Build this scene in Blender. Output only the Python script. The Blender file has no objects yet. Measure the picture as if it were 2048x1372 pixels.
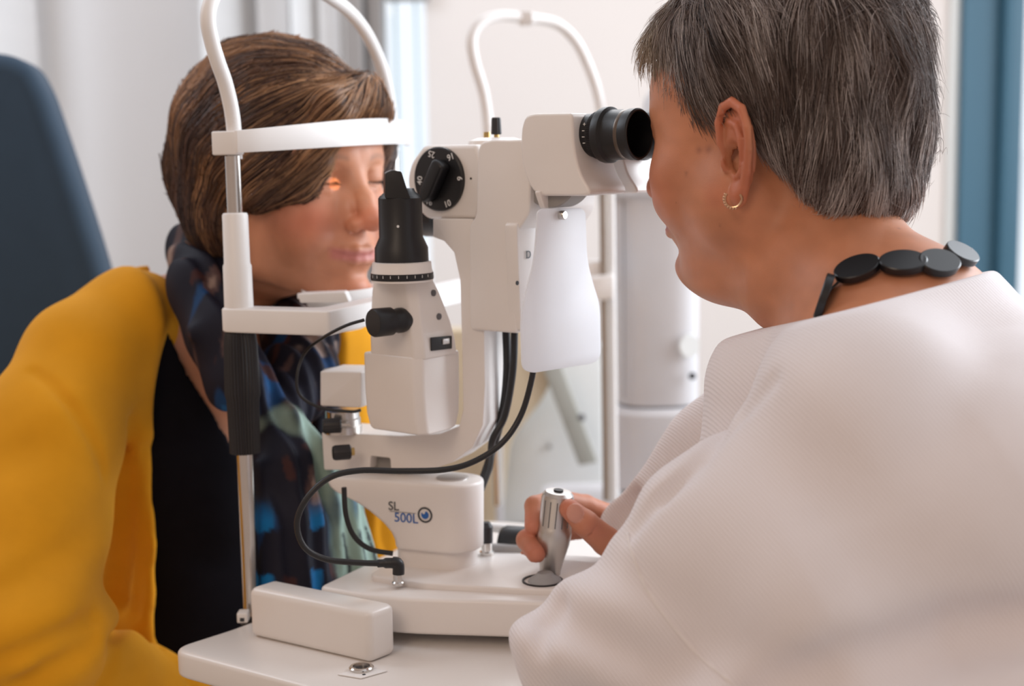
import bpy, bmesh, math, random
import numpy as np
from mathutils import Vector, Matrix
random.seed(7); rng = np.random.default_rng(7)
SC = bpy.context.scene
COL = SC.collection
PI = math.pi
# ---------------------------------------------------------------- camera
F = 2844.0
CAMZ = 1.145
CAM = Vector((0, 0, CAMZ))
RC = Matrix.Rotation(math.radians(90 - 7.5), 3, 'X') @ Matrix.Rotation(math.radians(-1.0), 3, 'Z')
cd = bpy.data.cameras.new('camera'); cam = bpy.data.objects.new('camera', cd); COL.objects.link(cam)
cam.matrix_world = Matrix.Translation(CAM) @ RC.to_4x4()
cd.sensor_width = 36; cd.lens = F / 2048 * 36
cd.dof.use_dof = True; cd.dof.focus_distance = 1.03; cd.dof.aperture_fstop = 4.5
cd.clip_start = 0.05
SC.camera = cam
# ---------------------------------------------------------------- world and light
w = bpy.data.worlds.new('world'); SC.world = w; w.use_nodes = True
nt = w.node_tree; nt.nodes.clear()
wo = nt.nodes.new('ShaderNodeOutputWorld'); bg = nt.nodes.new('ShaderNodeBackground')
tc = nt.nodes.new('ShaderNodeTexCoord'); sx = nt.nodes.new('ShaderNodeVectorMath'); sx.operation = 'DOT_PRODUCT'; sx.inputs[1].default_value = (.75, 1, 0)
mr = nt.nodes.new('ShaderNodeMapRange'); mx = nt.nodes.new('ShaderNodeMix'); mx.data_type = 'RGBA'
mr.inputs[1].default_value = -0.5; mr.inputs[2].default_value = 0.35
nt.links.new(tc.outputs['Generated'], sx.inputs[0]); nt.links.new(sx.outputs['Value'], mr.inputs[0])
nt.links.new(mr.outputs[0], mx.inputs['Factor'])
mx.inputs['A'].default_value = (0.47, 0.362, 0.305, 1)
mx.inputs['B'].default_value = (1.16, 1.20, 1.27, 1)
nt.links.new(mx.outputs['Result'], bg.inputs['Color']); nt.links.new(bg.outputs[0], wo.inputs['Surface'])
bg.inputs['Strength'].default_value = 0.95

def area(name, loc, target, size, power, color, sy=None):
    l = bpy.data.lights.new(name, 'AREA'); l.shape = 'RECTANGLE'; l.size = size; l.size_y = sy or size
    l.energy = power; l.color = color
    o = bpy.data.objects.new(name, l); COL.objects.link(o); o.location = loc
    o.rotation_euler = (Vector(target) - Vector(loc)).to_track_quat('-Z', 'Y').to_euler()
    return o
area('window_daylight', (1.75, 1.75, 1.65), (0.1, 1.05, 1.05), 1.0, 38, (0.86, 0.93, 1.0), 1.6)
area('back_window_daylight', (0.15, 2.85, 2.2), (0.1, 1.2, 1.0), 1.2, 10, (0.95, 0.97, 1.0), 0.8)
area('wall_fill_right', (1.9, 1.9, 1.9), (0.0, 3.2, 1.2), 1.0, 15, (0.97, 0.97, 1.0), 1.6)  # added fill lamp, brightens the back wall from the right; not a window
area('wall_fill_left', (-1.6, 1.7, 2.3), (-0.6, 3.2, 1.3), 1.0, 19, (0.80, 0.89, 1.0))  # cool fill added for the left part of the wall; no window there
area('room_lamp', (-0.9, -0.9, 2.3), (0.1, 1.1, 1.0), 0.9, 11, (1.0, 0.80, 0.62))
SC.view_settings.view_transform = 'Standard'; SC.view_settings.look = 'None'
SC.view_settings.exposure = 0.0; SC.view_settings.gamma = 1.0
SC.view_settings.use_curve_mapping = False

# ---------------------------------------------------------------- rays: where a direction from the camera meets a real plane
def ray(px, py):
    return RC @ Vector(((px - 1024) / F, -(py - 686) / F, -1.0))
def P(px, py, Y):
    d = ray(px, py); return CAM + d * (Y / d.y)
def PL(px, py, M, n):
    d = ray(px, py); n = Vector(n); return CAM + d * ((Vector(M) - CAM).dot(n) / d.dot(n))
def PZ(px, py, z):
    d = ray(px, py); return CAM + d * ((z - CAMZ) / d.z)
def pix(v):
    q = RC.transposed() @ (Vector(v) - CAM); return (1024 - F * q.x / q.z, 686 + F * q.y / q.z)
def frame(a):
    a = math.radians(a)
    return Vector((-math.cos(a), math.sin(a), 0)), Vector((-math.sin(a), -math.cos(a), 0))
TH, NH = frame(22); TS, NS = frame(38)
UP = Vector((0, 0, 1))
MH = Vector((-0.176, 1.305, 1.0))      # centre of the head rest
FS = Vector((-0.117, 1.28, 1.1))       # focus point of the microscope
TABLE = 0.76

# ---------------------------------------------------------------- materials
MATS = {}
def mat(name, color, rough=0.5, metal=0.0, bump=0.0, bscale=400, spec=0.5, noise=0.0, nscale=30, coat=0.0, sheen=0.0, emit=0.0, sss=0.0, alpha=1.0):
    if name in MATS: return MATS[name]
    m = bpy.data.materials.new(name); m.use_nodes = True; n = m.node_tree; b = n.nodes['Principled BSDF']
    c = tuple(color) + (1,)
    b.inputs['Base Color'].default_value = c; b.inputs['Roughness'].default_value = rough
    b.inputs['Metallic'].default_value = metal; b.inputs['Specular IOR Level'].default_value = spec
    b.inputs['Coat Weight'].default_value = coat; b.inputs['Sheen Weight'].default_value = sheen
    b.inputs['Alpha'].default_value = alpha
    if sss:
        b.inputs['Subsurface Weight'].default_value = sss; b.inputs['Subsurface Radius'].default_value = (1, .8, .7); b.inputs['Subsurface Scale'].default_value = 0.004
    if emit:
        b.inputs['Emission Color'].default_value = c; b.inputs['Emission Strength'].default_value = emit
    tcn = n.nodes.new('ShaderNodeTexCoord')
    if noise:
        nn = n.nodes.new('ShaderNodeTexNoise'); nn.inputs['Scale'].default_value = nscale; nn.inputs['Detail'].default_value = 4
        cr = n.nodes.new('ShaderNodeMix'); cr.data_type = 'RGBA'
        cr.inputs['A'].default_value = tuple(max(0, x * (1 - noise)) for x in color) + (1,)
        cr.inputs['B'].default_value = tuple(min(1, x * (1 + noise)) for x in color) + (1,)
        n.links.new(tcn.outputs['Object'], nn.inputs['Vector']); n.links.new(nn.outputs['Fac'], cr.inputs['Factor'])
        n.links.new(cr.outputs['Result'], b.inputs['Base Color'])
    if bump:
        bn = n.nodes.new('ShaderNodeTexNoise'); bn.inputs['Scale'].default_value = bscale; bn.inputs['Detail'].default_value = 2
        bb = n.nodes.new('ShaderNodeBump'); bb.inputs['Strength'].default_value = bump; bb.inputs['Distance'].default_value = 0.001
        n.links.new(tcn.outputs['Object'], bn.inputs['Vector']); n.links.new(bn.outputs['Fac'], bb.inputs['Height'])
        n.links.new(bb.outputs[0], b.inputs['Normal'])
    MATS[name] = m; return m
WHITE = mat('white_enamel', (.80, .76, .735), .34, bump=.03, bscale=900, noise=.02)
WHITE2 = mat('white_plastic', (.82, .80, .79), .42, noise=.02)
BLACK = mat('black_anodised', (.007, .007, .009), .40, bump=.05, bscale=1200, noise=.2)
BLACKP = mat('black_plastic', (.014, .012, .014), .5, noise=.15)
RUBBER = mat('black_rubber', (.012, .012, .014), .45, noise=.2)
STEEL = mat('steel', (.62, .59, .56), .22, 1.0, noise=.06, nscale=60)
SATIN = mat('satin_aluminium', (.60, .58, .56), .36, 1.0, bump=.04, bscale=900, noise=.05)
BRASS = mat('brass', (.55, .38, .15), .3, 1.0, noise=.1)
GREYP = mat('grey_plastic', (.30, .285, .275), .45, noise=.04)
PRINTW = mat('white_print', (.8, .8, .8), .6, noise=.02)
PRINTK = mat('dark_print', (.035, .04, .05), .5, noise=.05)
PRINTB = mat('blue_print', (.02, .12, .42), .5, noise=.05)

# ---------------------------------------------------------------- object helpers
WORLD = {}
def wloc(o):
    return WORLD.get(o.name, Vector((0, 0, 0))) if o else Vector((0, 0, 0))
def meta(o, label=None, cat=None, group=None, kind=None):
    for k, v in (('label', label), ('category', cat), ('group', group), ('kind', kind)):
        if v: o[k] = v
    return o
def thing(name, loc, label, cat, group=None):
    o = bpy.data.objects.new(name, None); COL.objects.link(o); o.location = loc; o.empty_display_size = .02
    WORLD[o.name] = Vector(loc); return meta(o, label, cat, group)
def link_mesh(name, me, m, parent=None, origin=None, smooth=True, angle=None):
    """me is in world coordinates"""
    if origin is None: origin = wloc(parent)
    me.transform(Matrix.Translation(-Vector(origin)))
    if smooth:
        me.polygons.foreach_set('use_smooth', [True] * len(me.polygons))
        if angle: me.set_sharp_from_angle(angle=math.radians(angle))
    me.materials.append(m)
    o = bpy.data.objects.new(name, me); COL.objects.link(o)
    WORLD[o.name] = Vector(origin)
    if parent: o.parent = parent
    o.location = Vector(origin) - wloc(parent)
    return o
def obj(name, bm, m, parent=None, origin=None, smooth=True, angle=32):
    bmesh.ops.recalc_face_normals(bm, faces=bm.faces)
    me = bpy.data.meshes.new(name); bm.to_mesh(me); bm.free()
    return link_mesh(name, me, m, parent, origin, smooth, angle)
def basis(d):
    d = Vector(d).normalized(); a = Vector((0, 0, 1)) if abs(d.z) < .9 else Vector((1, 0, 0))
    u = a.cross(d).normalized(); v = d.cross(u); return u, v, d
def lathe(prof, org, axis, seg=48, bm=None, caps=True, flute=0, fd=0):
    bm = bm or bmesh.new(); u, v, d = basis(axis); org = Vector(org); rings = []
    for r, z in prof:
        ring = []
        for k in range(seg):
            a = 2 * PI * k / seg; rr = r * (1 - (fd if flute and (k % flute) == 0 else 0))
            ring.append(bm.verts.new(org + d * z + (u * math.cos(a) + v * math.sin(a)) * rr))
        rings.append(ring)
    for a, b in zip(rings, rings[1:]):
        for k in range(seg): bm.faces.new((a[k], a[(k + 1) % seg], b[(k + 1) % seg], b[k]))
    if caps:
        if prof[0][0] > 1e-6: bm.faces.new(rings[0][::-1])
        if prof[-1][0] > 1e-6: bm.faces.new(rings[-1])
    return bm
def bevel(bm, wd, seg=3, ang=25):
    es = [e for e in bm.edges if len(e.link_faces) == 2 and e.calc_face_angle(0) > math.radians(ang)]
    if wd and es: bmesh.ops.bevel(bm, geom=es, offset=wd, segments=seg, profile=.5, affect='EDGES', clamp_overlap=True)
    return bm
def roundpoly(pts, r, seg=5):
    """pts: 3D points of a flat outline; rounds every corner"""
    out = []; n = len(pts)
    rs = r if isinstance(r, (list, tuple)) else [r] * n
    for i in range(n):
        a, b, c = Vector(pts[i - 1]), Vector(pts[i]), Vector(pts[(i + 1) % n])
        rr = min(rs[i], (a - b).length * .48, (c - b).length * .48)
        if rr < 1e-5: out.append(b); continue
        p, q = b + (a - b).normalized() * rr, b + (c - b).normalized() * rr
        for k in range(seg + 1):
            t = k / seg; out.append(p * (1 - t) ** 2 + b * 2 * t * (1 - t) + q * t * t)
    return out
def prism(pts, vec, bv=0.0015, seg=3, bm=None, ang=40):
    bm = bm or bmesh.new(); vec = Vector(vec)
    a = [bm.verts.new(p) for p in pts]; b = [bm.verts.new(Vector(p) + vec) for p in pts]
    n = len(a); bm.faces.new(a); bm.faces.new(b[::-1])
    for i in range(n): bm.faces.new((a[i], b[i], b[(i + 1) % n], a[(i + 1) % n]))
    bmesh.ops.recalc_face_normals(bm, faces=bm.faces)
    bevel(bm, bv, seg, ang); return bm
def catmull(pts, n=8, closed=False):
    pts = [Vector(p) for p in pts]; out = []; m = len(pts)
    rngk = range(m if closed else m - 1)
    for i in rngk:
        if closed: p0, p1, p2, p3 = pts[i - 1], pts[i], pts[(i + 1) % m], pts[(i + 2) % m]
        else: p0, p1, p2, p3 = pts[max(i - 1, 0)], pts[i], pts[i + 1], pts[min(i + 2, m - 1)]
        for k in range(n):
            t = k / n
            out.append(.5 * ((2 * p1) + (-p0 + p2) * t + (2 * p0 - 5 * p1 + 4 * p2 - p3) * t * t + (-p0 + 3 * p1 - 3 * p2 + p3) * t ** 3))
    if not closed: out.append(pts[-1])
    return out
def tube(pts, r, seg=14, bm=None, smooth=8, closed=False):
    bm = bm or bmesh.new()
    pts = catmull(pts, smooth, closed) if smooth else [Vector(p) for p in pts]
    n = len(pts); rr = r if callable(r) else (lambda t: r)
    prev = None; rings = []
    for i, p in enumerate(pts):
        t = ((pts[(i + 1) % n] - pts[i - 1]) if closed else (pts[min(i + 1, n - 1)] - pts[max(i - 1, 0)])).normalized()
        if prev is None: u = basis(t)[0]
        else: u = (prev - t * prev.dot(t)).normalized()
        prev = u; v = t.cross(u); R = rr(i / (n - 1))
        rings.append([bm.verts.new(p + (u * math.cos(2 * PI * k / seg) + v * math.sin(2 * PI * k / seg)) * R) for k in range(seg)])
    for i in range(n if closed else n - 1):
        a, b = rings[i], rings[(i + 1) % n]
        for k in range(seg): bm.faces.new((a[k], a[(k + 1) % seg], b[(k + 1) % seg], b[k]))
    if not closed: bm.faces.new(rings[0][::-1]); bm.faces.new(rings[-1])
    return bm
def loft(secs, bm=None, bv=0.002, ang=40):
    bm = bm or bmesh.new(); rings = [[bm.verts.new(p) for p in s] for s in secs]; n = len(secs[0])
    for a, b in zip(rings, rings[1:]):
        for k in range(n): bm.faces.new((a[k], a[(k + 1) % n], b[(k + 1) % n], b[k]))
    bm.faces.new(rings[0][::-1]); bm.faces.new(rings[-1])
    bmesh.ops.recalc_face_normals(bm, faces=bm.faces)
    return bevel(bm, bv, 3, ang)
def box(c, ax, ay, hx, hy, z0, z1, bv=.002, bm=None, seg=3):
    c = Vector(c); ax = Vector(ax); ay = Vector(ay)
    pts = [c + ax * sx_ * hx + ay * sy_ * hy for sx_, sy_ in ((-1, -1), (1, -1), (1, 1), (-1, 1))]
    pts = [Vector((p.x, p.y, z0)) for p in pts]
    return prism(pts, (0, 0, z1 - z0), bv, seg, bm)
def text(name, s, size, loc, xdir, ydir, m, parent, depth=.0002, rot=0, align='CENTER'):
    cu = bpy.data.curves.new(name, 'FONT'); cu.body = s; cu.size = size; cu.align_x = align; cu.align_y = 'CENTER'; cu.extrude = depth
    x = Vector(xdir).normalized(); y = Vector(ydir); y = (y - x * y.dot(x)).normalized(); z = x.cross(y)
    M = Matrix((x, y, z)).transposed().to_4x4() @ Matrix.Rotation(rot, 4, 'Z')
    tmp = bpy.data.objects.new('tmp', cu); COL.objects.link(tmp)
    dg = bpy.context.evaluated_depsgraph_get(); me = bpy.data.meshes.new_from_object(tmp.evaluated_get(dg))
    bpy.data.objects.remove(tmp); bpy.data.curves.remove(cu)
    me.transform(Matrix.Translation(Vector(loc)) @ M); me.materials.clear()
    me.name = name
    return link_mesh(name, me, m, parent, smooth=False)
# ================================================================ the room
def quadwall(name, p, thick, m, kind='structure'):
    o = obj(name, prism(p, thick, 0), m, smooth=False); o['kind'] = kind; return o
def V(*a): return Vector(a)
WALLM = mat('wall_paint', (.76, .765, .775), .8, noise=.015, nscale=6, bump=.02, bscale=200)
WALLR = mat('wall_paint_warm', (.80, .765, .745), .8, noise=.015, nscale=6)
FLOORM = mat('floor_vinyl', (.38, .33, .28), .5, noise=.06, nscale=8)
GREYF = mat('window_frame_grey', (.30, .285, .28), .5, noise=.03)
BLUEF = mat('window_frame_blue', (.055, .155, .235), .45, noise=.03)
YB = 3.2   # back wall
def wall_between(name, px0, px1, Y, m, z0=0, z1=2.7, th=.12):
    x0, x1 = P(px0, 500, Y).x, P(px1, 500, Y).x
    return quadwall(name, [V(x0, Y, z0), V(x1, Y, z0), V(x1, Y, z1), V(x0, Y, z1)], (0, th, 0), m)
wall_between('wall_back', -500, 742, YB, WALLM)
wall_between('wall_right', 862, 1902, YB, WALLR)
quadwall('floor', [V(-2.6, -.6, 0), V(2.4, -.6, 0), V(2.4, 3.6, 0), V(-2.6, 3.6, 0)], (0, 0, -.1), FLOORM)
# tall narrow window: grey frame, bright glass with slim blue bars
def glassmat(name, tint):
    m = bpy.data.materials.new(name); m.use_nodes = True; n = m.node_tree; n.nodes.clear()
    o = n.nodes.new('ShaderNodeOutputMaterial'); t = n.nodes.new('ShaderNodeBsdfTransparent'); g = n.nodes.new('ShaderNodeBsdfGlossy'); mx_ = n.nodes.new('ShaderNodeMixShader')
    t.inputs[0].default_value = tint; g.inputs['Roughness'].default_value = .05; mx_.inputs[0].default_value = .04
    n.links.new(t.outputs[0], mx_.inputs[1]); n.links.new(g.outputs[0], mx_.inputs[2]); n.links.new(mx_.outputs[0], o.inputs[0]); return m
GLASS = glassmat('window_glass', (.97, .99, 1, 1))
def bar(x0, x1, y0, y1, z0, z1, bv=.003, bm=None):
    return prism([V(x0, y0, z0), V(x1, y0, z0), V(x1, y1, z0), V(x0, y1, z0)], (0, 0, z1 - z0), bv, 2, bm)
PX = lambda px, Y=YB: P(px, 400, Y).x
win = obj('window_1', bar(PX(776), PX(862), YB + .03, YB + .036, .1, 2.65, 0), GLASS); win['kind'] = 'structure'
bmf = bar(PX(700), PX(742), YB - .10, YB + .05, 0, 2.7)
bar(PX(748), PX(778), YB - .05, YB + .06, 0, 2.7, .003, bmf)
obj('frame', bmf, GREYF, win)
LB = mat('pale_blue_bar', (.42, .62, .70), .5, noise=.03)
bmf = bar(PX(798), PX(802), YB - .01, YB + .02, 0, 2.7); bar(PX(839), PX(842), YB - .01, YB + .02, 0, 2.7, .003, bmf)
obj('muntin', bmf, LB, win)
zt = P(830, 3, YB).z
obj('latch', bar(PX(785), PX(868), YB - .04, YB + .0, zt, zt + .05), GREYF, win)
# right-hand window with a blue frame
w2 = obj('window_2', bar(PX(2015), PX(2600), YB + .03, YB + .036, .1, 2.65, 0), GLASS); w2['kind'] = 'structure'
bmf = bar(PX(1911), PX(1985), YB - .03, YB + .08, 0, 2.7); bar(PX(1985), PX(2022), YB - .06, YB + .08, 0, 2.7, .006, bmf)
obj('frame', bmf, BLUEF, w2)
tr = obj('trim_1', bar(PX(1890), PX(1911), YB - .012, YB + .02, 0, 2.7), mat('trim_white', (.8, .84, .84), .4, noise=.02)); tr['kind'] = 'structure'
# white vertical blind slats hanging over the left part of the wall
SL_ = mat('blind_fabric', (.70, .71, .72), .8, noise=.03)
first = None
for k, (a, b, an) in enumerate(((-10, 92, .1), (430, 520, .9), (528, 592, -.3), (600, 650, .9), (648, 700, -.4))):
    Yb = YB - .09; xm = (PX(a, Yb) + PX(b, Yb)) / 2; hw = (PX(b, Yb) - PX(a, Yb)) / 2 / math.cos(an)
    c = V(xm, Yb, .4); ax = V(math.cos(an), math.sin(an), 0); ay = V(-math.sin(an), math.cos(an), 0)
    pts = []
    for j in range(9):
        t = -1 + j / 4; pts.append(c + ax * hw * t + ay * (.010 * (1 - t * t)))
    for j in range(9):
        t = 1 - j / 4; pts.append(c + ax * hw * t + ay * (.010 * (1 - t * t) + .0015))
    o = obj('vertical_blind', prism(pts, (0, 0, 2.2), 0), SL_, origin=(xm, Yb, .4))
    meta(o, ['pale grey blind slat at the left edge of the wall, above the blue chair back', 'pale blind slat directly above the patient\'s hair, beside the arch\'s near leg', 'pale blind slat turned flat, second beside the arch\'s near leg',
             'narrow turned blind slat between two flat slats above the arch', 'pale blind slat next to the grey window frame'][k], 'blind', 'vertical blind slats against the back wall')

# ================================================================ examination chair
CH = mat('slate_upholstery', (.030, .054, .086), .7, bump=.15, bscale=600, noise=.08, spec=.25)
def wpoly(pp, Y): return [P(x, y, Y) for x, y in pp]
chair = thing('examination_chair', P(60, 700, 1.72) * 1 - Vector((0, 0, .8)), 'slate blue upholstered examination chair with tall rounded back behind the yellow cardigan', 'chair')
back = wpoly([(-420, 60), (-60, 98), (20, 108), (62, 128), (92, 180), (150, 350), (212, 545), (300, 900), (330, 1150), (-420, 1150)], 1.72)
obj('backrest', prism(roundpoly(back, .05), (-.02, .11, 0), .022, 5), CH, chair)
bmc = box(P(20, 1500, 1.55), (1, 0, 0), (0, 1, 0), .26, .25, .42, .54, .03)
obj('seat', bmc, CH, chair)
cb = Vector(P(20, 1500, 1.55)); obj('pedestal', lathe([(.2, 0), (.2, .02), (.05, .05), (.05, .42)], (cb.x, cb.y, 0), UP), GREYP, chair)

# ================================================================ background: second instrument
Y2 = 1.95
CRE = mat('cream_panel', (.60, .49, .34), .6, noise=.03)
PANW = mat('cool_white_panel', (.74, .76, .76), .5, noise=.02)
PANG = mat('grey_green_panel', (.40, .40, .36), .5, noise=.03)
MACH = mat('machine_grey_white', (.62, .61, .63), .45, noise=.02)
SEAM = mat('seam_grey', (.12, .12, .13), .6, noise=.05)
tb = P(1310, 1000, Y2)
km = thing('eye_measuring_instrument', (tb.x, tb.y, tb.z - .02), 'tall light grey eye measuring instrument with rounded column standing behind the examiner', 'medical instrument')
def ell(px0, px1, py, Y, dep=1.0, n=40, sq=.75):
    a, b = P(px0, py, Y), P(px1, py, Y); c = (a + b) / 2; r = (b - a).length / 2; out = []
    for k in range(n):
        t = 2 * PI * k / n; cx, sy_ = math.cos(t), math.sin(t)
        cx = math.copysign(abs(cx) ** sq, cx); sy_ = math.copysign(abs(sy_) ** sq, sy_)
        out.append(Vector((c.x + r * cx, c.y + r * dep * sy_, c.z)))
    return out
obj('column', loft([ell(1200, 1400, 300, Y2), ell(1196, 1400, 390, Y2), ell(1204, 1400, 470, Y2), ell(1218, 1398, 540, Y2), ell(1232, 1396, 600, Y2), ell(1233, 1394, 800, Y2)], bv=.002, ang=60), MACH, km)
obj('seam_ring', loft([ell(1236, 1391, 799, Y2), ell(1236, 1391, 806, Y2)], bv=0), SEAM, km)
obj('lower_housing', loft([ell(1224, 1404, 804, Y2), ell(1216, 1412, 815, Y2), ell(1218, 1408, 962, Y2)], bv=.002, ang=60), MACH, km)
obj('measuring_head', prism(roundpoly(wpoly([(1330, 150), (1560, 150), (1560, 330), (1400, 395), (1200, 395), (1195, 340), (1320, 320)], Y2 - .09), .03), (0, .3, 0), .02), MACH, km)
obj('foot', loft([ell(1240, 1390, 962, Y2), ell(1240, 1390, 978, Y2)], bv=0), BLACKP, km)
obj('base', prism(roundpoly([V(tb.x - .16, Y2 + .12, tb.z), V(tb.x + .2, Y2 + .12, tb.z), V(tb.x + .2, Y2 - .16, tb.z), V(tb.x - .16, Y2 - .16, tb.z)], .04), (0, 0, -.04), .006), MACH, km)
sm = tube([P(1247, 400, Y2 - .068), P(1249, 600, Y2 - .066), P(1249, 796, Y2 - .066)], .0007, 6, smooth=3); obj('seam', sm, SEAM, km)
obj('button', lathe([(.005, 0), (.0045, .003)], P(1384, 752, Y2 - .056), (.4, -1, 0)), BLACKP, km)
obj('badge', lathe([(.016, 0), (.015, .003)], P(1378, 692, Y2 - .057), (.4, -1, 0)), PANW, km)

# second head rest
Y3 = 1.78
hr = thing('background_head_rest', P(1090, 1000, Y3), 'blurred white arched head rest standing behind the microscope', 'head rest')
arch = [(984, 600), (980, 400), (977, 270), (968, 190), (948, 120), (944, 75), (962, 45), (1000, 32), (1052, 36), (1110, 46), (1150, 80), (1180, 140), (1198, 200), (1204, 260)]
obj('arch', tube([P(x, y, Y3 + (x - 975) * .0004) for x, y in arch], .0068, 16), WHITE2, hr)
obj('arch_clip', prism(roundpoly(wpoly([(1038, 22), (1066, 20), (1068, 48), (1038, 50)], Y3 + .02), .003), (0, .02, 0), .002), WHITE2, hr)
obj('post', tube([P(1205, 250, Y3 + .04), P(1214, 1000, Y3 + .04)], .0055, 14, smooth=2), mat('post_bronze', (.33, .28, .24), .35, .3, noise=.05), hr)
obj('post', tube([P(1221, 330, Y3 + .05), P(1229, 1000, Y3 + .05)], .005, 14, smooth=2), WHITE2, hr)
obj('post', tube([P(984, 560, Y3), P(996, 1010, Y3)], .0055, 14, smooth=2), STEEL, hr)
obj('chin_cup', loft([ell(1172, 1216, 520, Y3 + .06), ell(1168, 1220, 530, Y3 + .06), ell(1172, 1222, 552, Y3 + .06)], bv=.003), WHITE2, hr)
obj('chin_bracket', prism(roundpoly(wpoly([(1165, 556), (1230, 548), (1231, 598), (1195, 602), (1165, 590)], Y3 + .03), .006), (0, .05, 0), .004), WHITE2, hr)

# third instrument stand: cream panel, cool white tilted panel with grey strut
Y4 = 2.25
st = thing('instrument_stand', P(1060, 1040, Y4) , 'cream and white instrument stand with slanted grey strut, seen below the breath shield', 'instrument stand')
obj('cream_panel', prism(roundpoly(wpoly([(870, 660), (1105, 660), (1104, 760), (1085, 800), (1020, 880), (1000, 1060), (870, 1060)], Y4), .02), (0, .05, 0), .004), CRE, st)
obj('white_panel', prism(wpoly([(1003, 690), (1204, 690), (1206, 1040), (1003, 1050)], Y4 + .06), (0, .04, 0), .003), PANW, st)
obj('strut', prism(wpoly([(1072, 700), (1112, 700), (1196, 925), (1158, 932)], Y4 - .01), (0, .03, 0), .003), PANG, st)
obj('edge_strip', prism(wpoly([(990, 880), (1004, 880), (1006, 1050), (992, 1050)], Y4 - .03), (0, .02, 0), .002), MACH, st)
obj('bolt', lathe([(.006, 0), (.005, .004)], P(1163, 835, Y4 - .02), (0, -1, 0)), SEAM, st)
obj('bolt', lathe([(.004, 0), (.0035, .004)], P(1098, 893, Y4 + .058), (0, -1, 0)), GREYP, st)
obj('knob', lathe([(.011, 0), (.012, .01), (.010, .014)], P(1176, 982, Y4 - .02), (0, -1, 0)), BLACKP, st)
obj('shelf', prism(roundpoly([P(960, 1010, Y4 + .2), P(1230, 1005, Y4 + .2), V(P(1230, 1005, Y4 + .2).x, Y4 - .12, P(1230, 1005, Y4 + .2).z), V(P(960, 1010, Y4 + .2).x, Y4 - .12, P(960, 1010, Y4 + .2).z)], .03), (0, 0, -.05), .006), MACH, st)
obj('leg', box(P(1100, 1040, Y4 + .02), (1, 0, 0), (0, 1, 0), .05, .05, 0, P(1230, 1005, Y4 + .2).z - .04), MACH, st)
for nm, par in (('pedestal', km),):
    obj(nm, lathe([(.22, 0), (.22, .03), (.05, .06), (.05, tb.z - .05)], (tb.x, tb.y, 0), UP), MACH, par)

# ================================================================ instrument table
TBW = mat('table_top_white', (.77, .73, .70), .30, noise=.02, bump=.02, bscale=500)
def pz(pp, z=TABLE): return [PZ(x, y, z) for x, y in pp]
tc0 = PZ(700, 1290, TABLE)
table = thing('instrument_table', (tc0.x, tc0.y, 0), 'white instrument table top with thick rounded edge carrying the slit lamp', 'table')
tp = pz([(336, 1298), (500, 1246)]) + [PZ(500, 1246, TABLE) + Vector((.16, .34, 0)), PZ(500, 1246, TABLE) + Vector((.50, .22, 0))]
tp += [PZ(500, 1246, TABLE) + Vector((.30, -.13, 0)), PZ(336, 1298, TABLE) + Vector((.30, -.21, 0))]
obj('table_top', prism(roundpoly(tp, [.02, .03, .06, .06, .06, .05], 6), (0, 0, -.022), .004, 4), TBW, table)
obj('column', lathe([(.26, 0), (.26, .03), (.05, .06), (.05, TABLE - .022)], (tc0.x + .14, tc0.y + .02, 0), UP), MACH, table)
A, B, C_ = PZ(499, 1273, TABLE), PZ(741, 1329, TABLE), PZ(794, 1308, TABLE)
obj('rail_cover', prism([A, B, C_, A + (C_ - B)], (0, 0, .0415), .006, 5), TBW, table)
# socket in the table: printed plate, metal ring
sk = PZ(723, 1341, TABLE)
pl = obj('socket_plate', prism(pz([(675, 1350), (727, 1336), (775, 1343), (722, 1358)], TABLE + .0003), (0, 0, .0008), .0002), WHITE2, table)
obj('socket_ring', lathe([(.0092, 0), (.0095, .002), (.0085, .003), (.0066, .003), (.0062, .0005)], sk + V(0, 0, .0008), UP, caps=False), STEEL, table)
obj('socket_hole', lathe([(.0064, 0), (.0064, .0006)], sk + V(0, 0, .0009), UP), BLACKP, table)
obj('socket_mark', lathe([(.0014, 0), (.0014, .0002)], PZ(728, 1352, TABLE) + V(0, 0, .0011), UP), PRINTK, table)

# ================================================================ chin and head rest on the table
npst = PL(476, 570, MH, TH); nx, ny = npst.x, npst.y
def zp(py, x=nx, y=ny):
    # height on the post's vertical axis at which it crosses this row
    lo, hi = .5, 1.6
    for _ in range(40):
        m_ = (lo + hi) / 2; q = RC.transposed() @ (Vector((x, y, m_)) - CAM); row = 686 + F * q.y / q.z
        if row > py: lo = m_
        else: hi = m_
    return lo
rest = thing('chin_rest', (nx, ny, TABLE), 'white chin and forehead rest with arched tube and black ribbed sleeve', 'chin rest')
D1 = ny / F
def vl(name, prof, m, seg=40, **k):
    pr = [(r * D1, zp(py)) for r, py in prof]
    return obj(name, lathe(pr, (nx, ny, 0), UP, seg, **k), m, rest)
archpx = [(470, 318), (468, 262), (462, 215), (450, 165), (436, 125), (424, 85), (416, 40), (424, 0), (452, -40), (520, -62), (590, -45), (650, -12), (697, 22), (730, 62), (755, 112), (770, 160), (780, 210), (784, 262), (786, 300)]
obj('arch_tube', tube([PL(x, y, MH, TH) for x, y in archpx], .0062, 18), WHITE2, rest)
vl('rod', [(15.5, 430), (15.5, 312)], STEEL)
o = vl('white_sleeve', [(29, 618), (28.5, 532), (26, 526), (25.5, 430), (23, 426), (14, 425)], WHITE2)
vl('ribbed_sleeve', [(31, 905), (32, 860), (33, 800), (36, 788), (36, 780), (34, 690), (32, 672), (30, 664)], BLACKP, 64, flute=2, fd=.07)
vl('steel_tube', [(17.5, 1232), (17.5, 900)], STEEL)
vl('foot', [(24, 1246), (20, 1240), (17, 1226), (14, 1180)], BLACKP)
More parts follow.
